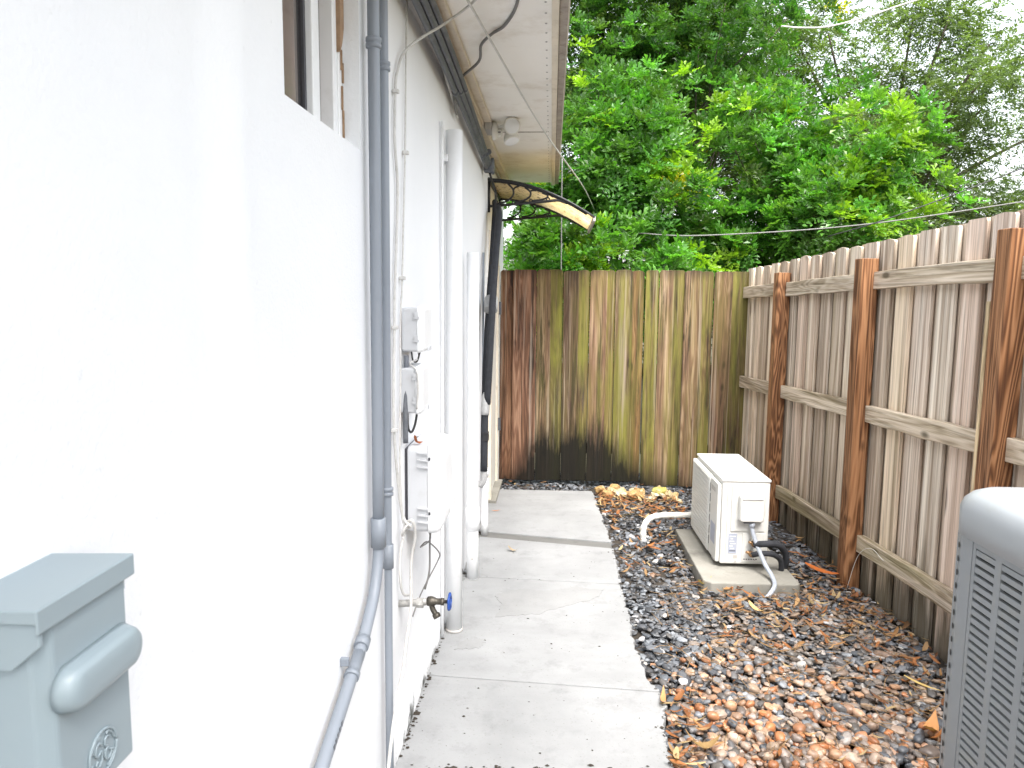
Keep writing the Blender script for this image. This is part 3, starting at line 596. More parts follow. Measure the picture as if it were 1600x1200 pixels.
wire('cable', [(.03, 2.53, 1.41), (.035, 2.53, 1.38), (.045, 2.55, 1.375), (.055, 2.56, 1.41)], .003, MT['wire_black'], 'short black lead looped under the upper small box')
wire('cable', [(.045, 2.58, 1.41), (.048, 2.56, 1.385), (.03, 2.50, 1.372), (.06, 2.466, 1.35), (.065, 2.462, 1.29), (.06, 2.466, 1.22)], .0032, MT['wire_white'], 'white lead lying across the side of the lower small box')
wire('cable', [(.02, 2.50, 1.206), (.025, 2.49, 1.15), (.035, 2.50, 1.135), (.045, 2.51, 1.16), (.05, 2.53, 1.208)], .0042, MT['wire_black'], 'black lead looped under the lower small box')
MB().tube([(.0, 2.49, 1.40), (.02, 2.49, 1.40), (.02, 2.485, 1.30), (.018, 2.48, 1.2), (.018, 2.478, 1.10)][1:], .009, 10, n=4).build('cable_sleeve', MT['dark_conduit'], None, (.02, 2.49, 1.40), M_W)
tag(bpy.data.objects['cable_sleeve'], 'dark grey cable sleeve behind the two small boxes', 'sleeve')

# garden tap
t = wthing('garden_tap', 'old garden tap with blue handwheel on the white wall beside the downpipe', 'tap', (0, 2.43, .56))
MB().tube([(-.01, 2.43, .545), (.05, 2.43, .55), (.10, 2.432, .556)], .0125, 12, n=2).build('supply_pipe', MT['galv'], t)
MB().lathe([(.0126, 0), (.018, .001), (.018, .024), (.0126, .025)], (.062, 2.43, .551), 0, 8, False).build('nut', MT['galv'], t)
vb = MB(); vb.lathe([(.010, 0), (.016, .004), (.0175, .018), (.014, .03), (.011, .034), (.011, .05), (.013, .051), (.013, .06), (.006, .061), (.006, .078)], (.096, 2.432, .557), 0, 12)
vb.tube([(.112, 2.432, .553), (.118, 2.43, .53), (.13, 2.425, .512)], .0095, 10, n=3); vb.tube([(.128, 2.426, .516), (.136, 2.422, .503)], .0135, 12, raw=True); vb.build('valve_body', MT['brass'], t)
hw = MB(); pts = [(.176, 2.432 + (.025 + .0025 * math.cos(5 * a)) * math.cos(a), .557 + (.025 + .0025 * math.cos(5 * a)) * math.sin(a)) for a in [2 * math.pi * k / 40 for k in range(41)]]
hw.tube(pts, .005, 8, raw=True)
for k in range(5):
    a = 2 * math.pi * k / 5; hw.tube([(.174, 2.432, .557), (.176, 2.432 + .024 * math.cos(a), .557 + .024 * math.sin(a))], .0042, 6, raw=True)
hw.lathe([(.009, 0), (.009, .01), (.004, .012)], (.168, 2.432, .557), 0, 10); hw.build('handwheel', MT['blue'], t)

# pipes farther along the wall
p = wthing('downpipe', 'tall round white downpipe standing on the path next to the tap', 'pipe', (.055, 3.40, 0))
MB().tube([(.055, 3.40, -.005), (.055, 3.41, 1.2), (.052, 3.42, 2.34)], .038, 22, n=2).build('pipe', MT['white_pvc'], p)
MB().lathe([(.0385, 0), (.042, .001), (.042, .012), (.0385, .013)], (.055, 3.40, -.001), 2, 22).build('base_ring', MT['frieze'], p)
MB().box(.0, .03, 3.37, 3.47, 2.2, 2.23).build('strap', MT['white_pvc'], p, bev=.002)
wire('wall_conduit', [(.012, 3.33, 2.36), (.012, 3.33, 1.6), (.012, 3.325, .8), (.012, 3.31, .0)], .007, MT['white_pvc'], 'thin white conduit hugging the wall just before the tall white downpipe', n=3, clips=[(.012, 3.325, .95)])
bpy.data.objects['wall_conduit']['category'] = 'conduit'
p = wthing('drain_pipe', 'shorter white drain pipe with a coupling, second along the path', 'pipe', (.06, 4.05, 0))
MB().tube([(.065, 4.08, -.004), (.062, 4.09, .5), (.06, 4.10, 1.84)], .034, 20, n=2).build('pipe', MT['white_pvc'], p)
MB().lathe([(.0345, 0), (.040, .002), (.040, .125), (.0345, .127)], (.0645, 4.082, .285), 2, 20).build('coupling', MT['white_pvc'], p)
MB().lathe([(.006, 0), (.006, .003), (.0001, .004)], (.066, 4.045, .12), 1, 8).build('screw', MT['frieze'], p)
p = wthing('drain_pipe', 'white pipe stub farthest along the path, close to the gate', 'pipe', (.05, 4.84, 0))
MB().tube([(.055, 4.86, -.003), (.055, 4.86, .2), (.052, 4.87, .46)], .024, 16, n=2).build('pipe', MT['white_pvc'], p)
MB().lathe([(.0245, 0), (.029, .001), (.029, .05), (.0245, .051)], (.0535, 4.865, .40), 2, 16).build('collar', MT['white_pvc'], p)
wire('wall_conduit', [(.016, 5.10, 1.9), (.016, 5.10, 1.2), (.016, 5.09, .3), (.016, 5.08, .0)], .008, MT['grey_pvc'], 'thin pale grey conduit on the wall behind the black insulated lines', n=3)
bpy.data.objects['wall_conduit.001']['category'] = 'conduit'

# insulated refrigerant lines
L = wthing('refrigerant_line', 'black foam insulated pipe pair with silver tape hanging beside the gate', 'insulated pipe', (.06, 4.8, .4))
pa = [(.05, 5.60, 2.30), (.06, 5.52, 2.22), (.06, 5.32, 1.89), (.06, 5.08, 1.552), (.06, 4.90, 1.194), (.06, 4.80, .868), (.06, 4.76, .46)]
MB().tube(pa, .024, 14, n=6).build('foam_sleeve', MT['foam'], L)
pb = [(.07, 5.60, 2.27), (.105, 5.30, 2.16), (.10, 5.10, 1.875), (.098, 4.90, 1.555), (.09, 4.80, 1.217), (.075, 4.80, .90)]
MB().tube(pb, .023, 14, n=6).build('foam_sleeve', MT['foam'], L)
MB().tube([(.08, 5.02, 1.59), (.08, 4.965, 1.51)], .046, 16, raw=True).build('tape', MT['tape'], L)
MB().tube([(.066, 4.825, .97), (.064, 4.80, .90), (.062, 4.79, .83)], .0285, 16, n=3).build('tape', MT['tape'], L)
MB().tube([(.06, 4.762, .47), (.058, 4.76, .40), (.03, 4.76, .36)], .022, 14, n=3).build('tape', MT['tape'], L)
MB().box(.05, .088, 4.75, 4.80, .66, .72).build('clamp', MT['black'], L, bev=.004)

# conduits strung under the eave
for i, (dx, dz, nm) in enumerate([(0, 0, 'lowest'), (.018, .020, 'middle'), (.034, .045, 'uppermost')]):
    q = wthing('eave_conduit', '%s of three dark grey conduits strung side by side under the eave' % nm, 'conduit', (.045 + dx, 2.0, 2.55 + dz), 'dark conduits under the eave')
    MB().tube([(.050 + dx, -1.0, 2.56 + dz), (.050 + dx, 1.5, 2.565 + dz), (.052 + dx, 2.6, 2.555 + dz), (.046 + dx, 3.4, 2.535 + dz), (.040 + dx * .8, 4.3, 2.50 + dz * .8), (.034 + dx * .6, 5.12, 2.462 + dz * .6)], .0135 if i else .012, 10, n=5).build('pipe', MT['dark_conduit'], q)
    for y, z in ((3.5 + i * .05, 2.532), (4.75 + i * .04, 2.48)): MB().tube([(.046 + dx * .85, y, z + dz * .85), (.045 + dx * .85, y + .03, z - .001 + dz * .85)], .0165, 10, raw=True).build('coupling', MT['dark_conduit'], q)
q = wthing('conduit_elbow_box', 'dark grey conduit fitting at the wall corner above the door canopy', 'conduit fitting', (.04, 5.14, 2.46))
MB().box(.012, .075, 5.10, 5.19, 2.44, 2.51).build('housing', MT['dark_conduit'], q, bev=.008); MB().box(.06, .082, 5.115, 5.18, 2.43, 2.53).build('cover', MT['dark_conduit'], q, bev=.004)
wire('cable', [(.05, 5.16, 2.44), (.06, 5.22, 2.40), (.075, 5.34, 2.34), (.07, 5.42, 2.25), (.065, 5.45, 2.18)], .0075, MT['wire_black'], 'black lead dropping from the conduit fitting past the canopy bracket')
# loose leads at the eave
wire('cable', [(.10, 3.02, 2.655), (.06, 3.03, 2.62), (.04, 3.12, 2.60), (.03, 3.295, 2.555), (.022, 3.6, 2.52), (.02, 3.77, 2.476)], .006, MT['wire_white'], 'short beige lead dangling over the dark eave conduits')
wire('cable', [(.40, 2.4, 2.657), (.37, 2.8, 2.655), (.31, 3.02, 2.652), (.25, 3.10, 2.645), (.20, 3.17, 2.625), (.17, 3.36, 2.62), (.08, 3.47, 2.585), (.04, 3.52, 2.545), (.03, 3.60, 2.497), (.02, 3.77, 2.485)], .0062, MT['wire_grey'], 'dark twisting lead hanging from the soffit to the wall')
# flood light
fl = wthing('flood_light', 'white twin head security flood light under the soffit', 'lamp', (.12, 4.62, 2.63))
MB().box(.075, .115, 4.55, 4.72, 2.592, 2.657).build('mounting_box', MT['frieze'], fl, bev=.004)
bs = MB(); bs.lathe([(.052, 0), (.055, .004), (.053, .02), (.036, .034), (.03, .036)], (.1155, 4.635, 2.60), 0, 20); bs.box(.118, .17, 4.61, 4.66, 2.575, 2.60); bs.build('base', MT['white_metal'], fl, bev=.002)
sn = MB().lathe([(.014, 0), (.022, .008), (.024, .03), (.020, .042)], (.155, 4.635, 2.565), 2, 16).build('sensor', MT['white_metal'], fl)
MB().box(.139, .168, 4.6085, 4.6098, 2.586, 2.592).build('sensor_slot', MT['ink'], fl)
def head(c, ax, nm):
    c = Vector(c); ax = Vector(ax).normalized(); rot = ax.to_track_quat('Z', 'Y').to_matrix()
    def LT(prof, seg=24):
        m = MB(); m.lathe(prof, (0, 0, 0), 2, seg); m.v = [tuple(c + rot @ Vector(q)) for q in m.v]; return m
    h = LT([(.018, -.045), (.034, -.03), (.046, -.008), (.050, .016), (.050, .026), (.045, .027)]).build('lamp_head', MT['white_metal'], fl)
    LT([(.0445, .0225), (.0445, .0262), (.038, .029), (.0001, .031)]).build('lens', MT['box_white'], h)
    MB().tube([(.14, 4.635, 2.615), tuple((Vector((.14, 4.635, 2.615)) + c - ax * .04) / 2 + Vector((0, 0, .008))), tuple(c - ax * .04)], .011, 10, n=3).build('arm', MT['white_metal'], h)
head((.235, 4.56, 2.612), (.25, -1, -.15), 1); head((.225, 4.70, 2.575), (.3, -.35, -1), 2)

# door canopy
cn = wthing('door_canopy', 'small arched door canopy with stained amber sheet and black scroll brackets', 'canopy', (0, 5.55, 2.25))
def arch(u): return 2.449 - .272 * u ** 1.92            # height of the sheet at u (0 wall .. 1 tip)
def chord(x): return 2.262 + .085 * x
PROJ = .785
def bracket(y):
    b = MB(); top = [(.0 + PROJ * .93 * k / 16, y, arch(.93 * k / 16) - .004) for k in range(17)]
    b.tube(top, .011, 6, raw=True); b.tube([(.008, y, 2.45), (.008, y, 2.22)], .012, 6, raw=True)
    b.tube([(x, y, chord(x)) for x in (.0, .12, .28, .42, .52)] + [(.585, y, arch(.585 / PROJ) - .008)], .011, 6, n=5)
    for u in (.2, .36, .52):
        x = u * PROJ; zt, zb = arch(u) - .01, chord(x) + .006; g = zt - zb
        b.tube([(x - .01, y, zt), (x + .03, y, zt - .3 * g), (x + .026, y, zt - .62 * g), (x - .02, y, zb + .12 * g), (x - .085, y, zb)], .008, 6, n=5)
        b.tube([(x + .075, y, arch(u + .095) - .012), (x + .04, y, zt - .22 * g), (x + .03, y, zt - .4 * g)], .007, 6, n=4)
        b.tube([(x + .035 + .011 * math.cos(a), y, zb + .012 + .011 * math.sin(a)) for a in [2 * math.pi * j / 12 for j in range(13)]], .005, 5, raw=True)
    return b
for y in (5.555, 6.56): bracket(y).build('bracket', MT['black'], cn)
sh = MB(); sh.loft([[(PROJ * u, y, arch(u) + dz) for y, dz in ((5.54, .006), (6.58, .006), (6.58, .002), (5.54, .002))] for u in [k / 20 for k in range(21)]], True); sh.build('sheet', MT['amber'], cn)
for y in (5.536, 6.574): MB().tube([(PROJ * k / 20, y + .004, arch(k / 20) + .006) for k in range(21)], .009, 6, raw=True).build('edge_strip', MT['black'], cn)
MB().box(PROJ - .012, PROJ + .008, 5.535, 6.585, arch(1) - .022, arch(1) + .014).build('front_rail', MT['frieze'], cn, bev=.003)
MB().box(.0005, .02, 5.54, 6.58, 2.435, 2.47).build('wall_rail', MT['black'], cn, bev=.003)
# ------------------------------------------------------------------ wooden gate and the fixed panel beside it
def board_outline(w, h, ear=.012, jit=0.):
    r = random.uniform(-.003, .003); return [(0, 0), (w, 0), (w, h - ear + r), (w - ear, h + r * .5), (w * .5, h + random.uniform(-.002, .004)), (ear, h + r), (0, h - ear)]
gate = thing('wooden_gate', 'mossy weathered board gate closing the end of the concrete path', 'gate', (-.37, 6.33, 0))
panel = thing('fence_panel', 'narrow greenish board panel between the gate and the long side fence', 'fence', (.86, 6.33, 0))
GB = [(-.372, -.245, 1, (1.0, .68, .52), .05, 0), (-.263, -.060, 0, (1.25, .92, .76), .03, 0), (-.057, .062, 0, (1.15, 1.0, .82), .25, 0), (.040, .166, 1, (.85, .85, .6), .85, 0),
      (.166, .298, 0, (.62, .52, .44), .25, 0), (.28, .388, 1, (.9, .85, .55), .75, 0), (.389, .535, 0, (1.25, 1.05, .92), .45, 0), (.515, .607, 1, (1.0, .9, .6), .7, 0),
      (.608, .754, 0, (.9, .85, .65), .75, 0), (.735, .848, 1, (1.0, .72, .48), .4, 0),
      (.858, .970, 0, (1.1, 1.05, .65), .85, 1), (.971, 1.088, 0, (1.4, 1.25, 1.05), .4, 1), (1.07, 1.187, 1, (1.0, .95, .6), .7, 1), (1.188, 1.341, 0, (1.25, 1.1, .9), .3, 1),
      (1.325, 1.431, 1, (.95, .9, .55), .75, 1), (1.433, 1.585, 0, (1.0, .80, .68), .25, 1), (1.57, 1.735, 1, (.65, .58, .42), .65, 1)]
for x0, x1, back, c, al, pn in GB:
    h = 1.832 + random.uniform(-.006, .006); zb = .012 if not pn else -.02
    root = panel if pn else gate; y = 6.33 + (.018 if back else 0)
    m = MB(); m.prism(board_outline(x1 - x0 - .002, h - zb, .016), 1, 0, .0165)
    o = m.build('board', MT['gate_wood'], None, bev=.0015, seg=1); o.parent = root; o.location = Vector((x0 + .001, y, zb)) - ANCH[root.name]; o.rotation_euler = (0, random.uniform(-.002, .002), 0); o.color = (c[0] * .84, c[1] * .84, c[2] * .84, al)
for root, a, b in ((gate, -.36, .846), (panel, .86, 1.69)):
    for z in (.25, .95, 1.6):
        o = MB().prism([(0, 0), (b - a, 0), (b - a, .09), (0, .09)], 1, 0, .04).build('rail', MT['gate_wood'], None); o.parent = root; o.location = Vector((a, 6.33 + .0355, z)) - ANCH[root.name]; o.color = (.9, .8, .6, .5)
for zz in (.45, 1.45): MB().box(-.388, -.36, 6.326, 6.3295, zz, zz + .11).build('hinge', MT['dark_conduit'], gate)
gp = MB().box(-.405, -.376, 6.335, 6.40, -.05, 1.86).build('gate_channel', MT['white_metal'], None, (-.39, 6.36, 0)); tag(gp, 'thin pale metal gate channel fixed to the house wall end', 'post')

# ------------------------------------------------------------------ long side fence
A_F = math.atan(.0459); M_F = Matrix.Translation((1.72, 6.35, 0)) @ Matrix.Rotation(A_F, 4, 'Z')
fence = thing('board_fence', 'long weathered board fence with brown posts and three rails', 'fence', (0, 0, 0), M_F)
def top_z(s): return 1.853 + .032 * s
meshes = []
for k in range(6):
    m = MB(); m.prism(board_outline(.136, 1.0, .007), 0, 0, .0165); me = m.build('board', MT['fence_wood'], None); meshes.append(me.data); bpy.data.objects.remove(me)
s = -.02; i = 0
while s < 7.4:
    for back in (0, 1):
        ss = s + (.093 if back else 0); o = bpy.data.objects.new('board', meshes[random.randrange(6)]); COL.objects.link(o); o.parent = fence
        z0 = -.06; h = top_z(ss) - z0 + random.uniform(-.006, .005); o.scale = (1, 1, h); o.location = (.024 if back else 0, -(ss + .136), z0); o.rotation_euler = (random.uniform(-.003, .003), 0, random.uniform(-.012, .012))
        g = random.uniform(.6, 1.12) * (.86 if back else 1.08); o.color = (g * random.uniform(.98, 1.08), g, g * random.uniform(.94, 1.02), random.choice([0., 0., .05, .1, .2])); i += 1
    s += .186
for s, zt in ((.865, 1.79), (2.14, 1.825), (3.30, 1.88), (4.5, 1.90), (5.7, 1.92)):
    m = MB(); m.prism([(-.10, -.09), (-.008, -.09), (-.008, 0), (-.10, 0)], 2, -.09, zt); o = m.build('post', MT['post_wood'], None, bev=.004); o.parent = fence; o.location = (0, -s, 0); o.rotation_euler = (random.uniform(-.006, .006), random.uniform(-.006, .006), 0); o.color = (1, 1, 1, 0)
segs = [(-.10, .862), (.96, 2.137), (2.235, 3.297), (3.395, 4.497), (4.595, 5.697), (5.795, 7.3)]
for a, b in segs:
    for zz, sl in ((1.655, .022), (.905, .033), (.168, .032)):
        m = MB(); n = 6; top = [(-(a + (b - a) * k / n), zz + .047 + sl * (a + (b - a) * k / n) + random.uniform(-.004, .004)) for k in range(n + 1)]; bot = [(y, z - .094 + random.uniform(-.005, .005)) for y, z in top]
        m.prism(top + bot[::-1], 0, -.043, -.0015)
        cy = -(a + b) / 2; m.v = [(x, y - cy, z) for x, y, z in m.v]
        o = m.build('rail', MT['rail_wood'], None, bev=.004, seg=2); o.parent = fence; o.location = (0, cy, 0); g = random.uniform(.85, 1.1); o.color = (g, g, g, .35 if zz < .5 else .12)
m = MB(); m.prism([(-.043, -.022), (-.002, -.022), (-.002, 0), (-.043, 0)], 2, -.06, 1.60); o = m.build('batten', MT['fence_wood'], None, bev=.002); o.parent = fence; o.location = (-.044, -3.27, 0); o.color = (1.15, 1.05, .8, .15)

# ------------------------------------------------------------------ mini split condenser on its pad
pd = MB(); pd.prism([(.925, 4.975), (1.45, 4.975), (1.45, 4.03), (1.43, 4.01), (.955, 4.01), (.918, 4.05)], 2, -.06, .03)
po = pd.build('concrete_pad', MT['pad'], None, (1.18, 4.5, -.06), bev=.008, seg=2); tag(po, 'flat concrete pad under the small white condenser', 'pad')
ms = thing('condenser_unit', 'small ivory white air conditioner condenser on a flat pad by the fence', 'air conditioner', (1.19, 4.6, .03))
x0, x1, y0, y1, z0, z1 = 1.055, 1.33, 4.25, 4.97, .052, .56
MB().box(x0, x1, y0, y1, z0, z1 - .016).build('casing', MT['ac_white'], ms, bev=.010, seg=3)
MB().box(x0 - .004, x1 + .004, y0 - .004, y1 + .004, z1 - .0155, z1).build('top_cover', MT['ac_white'], ms, bev=.006, seg=2)
for y in (y0 + .12, y1 - .16): MB().box(x0 - .01, x1 + .01, y, y + .05, .0302, .0515).build('foot', MT['frieze'], ms, bev=.003)
# front (towards the path): proud fan grille, plain service strip with a narrow vent
gx = x0 - .030
gr = MB(); gr.box(gx, x0 - .0005, y0 + .205, y1 - .008, z0 + .006, z1 - .030); gro = gr.build('front_grille', MT['ac_white'], ms, bev=.008, seg=3)
for k in range(17): MB().box(gx - .0035, gx + .0005, y0 + .222, y1 - .03, z0 + .03 + k * .0262, z0 + .049 + k * .0262).build('slat', MT['ac_white'], gro, bev=.0025, seg=2)
MB().box(x0 - .024, x0 - .0005, y0 + .012, y0 + .196, z0 + .008, z1 - .032).build('front_panel', MT['ac_white'], ms, bev=.006, seg=2)
for k in range(6): MB().box(x0 - .026, x0 - .0236, y0 + .188, y0 + .1955, z0 + .06 + k * .066, z0 + .11 + k * .066).build('vent_slot', MT['ac_line'], ms)
MB().box(x0 - .0255, x0 - .0238, y0 + .07, y0 + .165, z1 - .095, z1 - .07).build('name_plate', MT['frieze'], ms, bev=.0004)
MB().box(x0 - .0252, x0 - .0238, y0 + .05, y0 + .155, z0 + .10, z0 + .22).build('rating_label', MT['sticker'], ms)
# end panel (towards the viewer)
e = y0 - .0005
MB().box(x0 + .055, x1 - .025, e - .007, e, z0 + .20, z1 - .035).build('service_panel', MT['ac_white'], ms, bev=.004)
MB().box(x0 + .125, x1 - .02, e - .005, e, z0 + .016, z0 + .19).build('valve_panel', MT['ac_white'], ms, bev=.003)
MB().box(x0 + .03, x0 + .033, e - .0016, e + .001, z0 + .02, z1 - .03).build('panel_seam', MT['frieze'], ms)
cv = [[(q[0], y, q[1]) for q in rrect(x1 - .112, z0 + .347, w, h, .016, 0)] for y, w, h in ((e - .0075, .142, .162), (e - .04, .140, .160), (e - .05, .130, .15))]
co = MB().loft(cv, False).build('terminal_cover', MT['ac_white'], ms, bev=.003)
MB().box(x1 - .170, x1 - .054, e - .0535, e - .046, z0 + .400, z0 + .408).build('grip', MT['frieze'], co, bev=.002)
MB().box(x1 - .155, x1 - .10, e - .045, e - .012, z0 + .2600, z0 + .2660).build('gasket', MT['ink'], co)
MB().box(x0 + .045, x0 + .095, e - .0015, e, z0 + .065, z0 + .185).build('warning_label', MT['sticker'], ms)
for k in range(7): MB().box(x0 + .052 + .006 * (k % 2), x0 + .088 - .008 * (k % 3), e - .0024, e - .0015, z0 + .078 + k * .0145, z0 + .083 + k * .0145).build('label_print', MT['ink'] if k == 0 else MT['white_metal'], ms)
for xx, zz in ((x0 + .09, z0 + .022), (x0 + .17, z0 + .155), (x1 - .03, z0 + .03), (x0 + .20, z0 + .03)): MB().lathe([(.0045, 0), (.0045, -.0045), (.0001, -.0055)], (xx, e - .0045, zz), 1, 8).build('screw', MT['frieze'], ms)
for k in range(6): MB().box(x0 + .135 + k * .014, x0 + .144 + k * .014, e - .006, e - .0051, z0 + .030, z0 + .036).build('drain_slot', MT['ink'], ms)
MB().box(x0 + .075, x0 + .10, e - .0016, e, z0 + .035, z0 + .055).build('mark', MT['frieze'], ms)
for xx, zz in ((x0 + .185, z0 + .135), (x0 + .172, z0 + .075)):
    vv = MB(); vv.lathe([(.012, 0), (.012, -.02), (.017, -.022), (.017, -.038), (.011, -.04), (.011, -.06)], (xx, e - .005, zz), 1, 10); vv.tube([(xx, e - .03, zz), (xx - .03, e - .034, zz + .012)], .008, 8, raw=True); vv.build('service_valve', MT['copper'], ms)
MB().tube([(x0 + .185, e - .05, z0 + .135), (x0 + .22, e - .075, z0 + .15), (x0 + .30, e - .06, z0 + .145), (x0 + .36, e - .02, z0 + .10), (x0 + .385, e + .0, z0 + .03), (x0 + .37, e + .03, -.03)], .019, 12, n=6).build('insulated_line', MT['foam'], ms)
MB().tube([(x0 + .172, e - .05, z0 + .075), (x0 + .21, e - .08, z0 + .095), (x0 + .28, e - .075, z0 + .09), (x0 + .335, e - .045, z0 + .05), (x0 + .35, e - .03, z0 - .01), (x0 + .345, e - .01, -.04)], .016, 12, n=6).build('insulated_line', MT['foam'], ms)
MB().lathe([(.0135, 0), (.0175, .002), (.0175, .028), (.0135, .03)], (x1 - .105, e - .028, z0 + .232), 2, 10).build('conduit_nut', MT['whip'], ms)
MB().tube([(x1 - .105, e - .028, z0 + .265), (x1 - .105, e - .032, z0 + .225), (x1 - .085, e - .06, z0 + .15), (x1 - .05, e - .12, z0 + .05), (x1 - .03, e - .20, z0 + .005), (x1 - .04, e - .28, z0 - .02), (x1 - .10, e - .35, -.005), (x1 - .16, e - .385, -.045)], .0125, 14, n=7).build('flexible_conduit', MT['whip'], ms)
# white hose curving into the gravel
hp = crom([(.695, 4.86, -.05), (.69, 4.86, .02), (.70, 4.87, .085), (.745, 4.90, .125), (.83, 4.93, .135), (.98, 4.98, .125), (1.15, 5.05, .12), (1.25, 5.10, .10), (1.28, 5.12, .0)], 10)
hm = MB().tube(hp, lambda t: .0205 + .0018 * math.sin(t * 420), 14, raw=True).build('drain_hose', MT['hose'], None, (.695, 4.86, -.05)); tag(hm, 'white corrugated hose arching out of the gravel beside the small condenser', 'hose')

# ------------------------------------------------------------------ large grey condenser close to the viewer
ac = thing('condenser_unit', 'large grey louvred air conditioner condenser close to the viewer', 'air conditioner', (1.38, 1.38, -.05))
ax0, ax1, ay0, ay1 = .976, 1.736, 1.0, 1.755; acx, acy, aw, ad = (ax0 + ax1) / 2, (ay0 + ay1) / 2, ax1 - ax0, ay1 - ay0
lr = []
for z, ins in ((1.062, .0), (1.064, -.005), (1.115, -.006), (1.135, .0), (1.150, .012), (1.160, .030), (1.166, .055), (1.168, .12), (1.160, .17), (1.150, .20)):
    lr.append(rrect(acx, acy, aw - 2 * ins, ad - 2 * ins, max(.02, .064 - ins * .3), z + .012 * (z > 1.07), 8))
lido = MB().loft(lr, True, False).build('lid', MT['ac_lid'], ac)
fg = MB()
for k in range(9):
    r = .03 + k * .03; fg.tube([(acx + r * math.cos(a), acy + r * math.sin(a), 1.158) for a in [2 * math.pi * j / 36 for j in range(37)]], .0022, 5, raw=True)
for k in range(8): a = math.pi * k / 8; fg.tube([(acx - .27 * math.cos(a), acy - .27 * math.sin(a), 1.154), (acx + .27 * math.cos(a), acy + .27 * math.sin(a), 1.154)], .0025, 5, raw=True)
fg.build('fan_guard', MT['ac_dark'], lido)
MB().loft([rrect(acx, acy, aw - .05, ad - .05, .06, z, 5) for z in (-.01, 1.06)], True).build('coil', MT['ac_dark'], ac)
MB().loft([rrect(acx, acy, aw + .004, ad + .004, .07, z, 6) for z in (-.05, .045)], True).build('base_pan', MT['ac_grey'], ac)
# corner posts
def corner(cx, cy, sx, sy):
    pts_o = []; pts_i = []
    for k in range(7):
        a = R(90 * k / 6); pts_o.append((cx - sx * .055 + sx * .055 * math.cos(a), cy - sy * .055 + sy * .055 * math.sin(a)))
    outer = [(cx, cy - sy * .095)] + pts_o + [(cx - sx * .095, cy)]; inner = [(cx - sx * .095, cy - sy * .006), (cx - sx * .012, cy - sy * .012), (cx - sx * .006, cy - sy * .095)]
    return MB().prism(outer + inner, 2, .045, 1.0615)
for cx, cy, sx, sy in ((ax0, ay1, -1, 1), (ax1, ay1, 1, 1), (ax0, ay0, -1, -1), (ax1, ay0, 1, -1)): corner(cx, cy, sx, sy).build('corner_post', MT['ac_grey'], ac)
for k in range(30):
    z = 1.035 - k * .033; a = R(16); c = Vector((ax0 + .055 - .0555 * math.cos(a), ay1 - .055 + .0555 * math.sin(a), z)); nn = Vector((-math.cos(a), math.sin(a), 0)); tt = Vector((-nn.y, nn.x, 0))
    MB().add([c + nn * .0006 + tt * .0062 * math.cos(b) + Vector((0, 0, .0075 * math.sin(b))) for b in [2 * math.pi * j / 12 for j in range(12)]], [list(range(12))]).build('perforation', MT['ac_dark'], ac)
# louvres: four faces, each a row of columns between uprights
def face_cols(y0, y1, n):
    w = (y1 - y0) / n; return [(y0 + w * k, y0 + w * (k + 1)) for k in range(n)]
upr = .022
louv = None
prof = [(.0, .0), (.0005, .0118), (.006, .0135), (.0145, .0012), (.013, -.0005), (.006, .0105)]
def slat_mesh(L):
    m = MB(); m.prism([(x, z) for x, z in prof], 1, 0, L); o = m.build('slat', MT['ac_grey'], None); me = o.data; bpy.data.objects.remove(o); return me
cols = face_cols(ay0 + .096, ay1 - .096, 6)
sm = slat_mesh(cols[0][1] - cols[0][0] - upr + .001); nsl = 50
for ci, (a, b) in enumerate(cols):
    MB().box(ax0 + .001, ax0 + .010, a, a + upr / 2, .0455, 1.061).build('upright', MT['ac_grey'], ac); MB().box(ax0 + .001, ax0 + .010, b - upr / 2, b, .0455, 1.061).build('upright', MT['ac_grey'], ac)
    if ci >= 2:
        for k in range(nsl):
            o = bpy.data.objects.new('slat', sm); COL.objects.link(o); o.parent = ac; o.location = Vector((ax0 + .0015, a + upr / 2 - .0005, 1.034 - k * .0197)) - ANCH[ac.name]
rest = MB()
for (a, b) in cols[:2]:
    for k in range(nsl): z = 1.034 - k * .0197; rest.prism([(ax0 + .0015 + x, z + zz) for x, zz in prof], 1, a + upr / 2, b - upr / 2)
for yy, sg in ((ay1, -1), (ay0, 1)):
    for (a, b) in face_cols(ax0 + .096, ax1 - .096, 6):
        for k in range(nsl): z = 1.034 - k * .0197; rest.prism([(yy + sg * (.0015 + x), z + zz) for x, zz in prof], 0, a + upr / 2, b - upr / 2)
        rest.box(a - upr / 2, a + upr / 2, min(yy + sg * .001, yy + sg * .01), max(yy + sg * .001, yy + sg * .01), .0455, 1.061)
for (a, b) in cols:
    for k in range(nsl): z = 1.034 - k * .0197; rest.prism([(ax1 - .0015 - x, z + zz) for x, zz in prof], 1, a + upr / 2, b - upr / 2)
    rest.box(ax1 - .01, ax1 - .001, a - upr / 2, a + upr / 2, .0455, 1.061)
ro = rest.build('louvre_bank', MT['ac_grey'], ac); ro['kind'] = 'stuff'
MB().box(ax0 + .0005, ax0 + .009, ay0 + .1, ay1 - .1, 1.0495, 1.0612).build('top_band', MT['ac_grey'], ac)

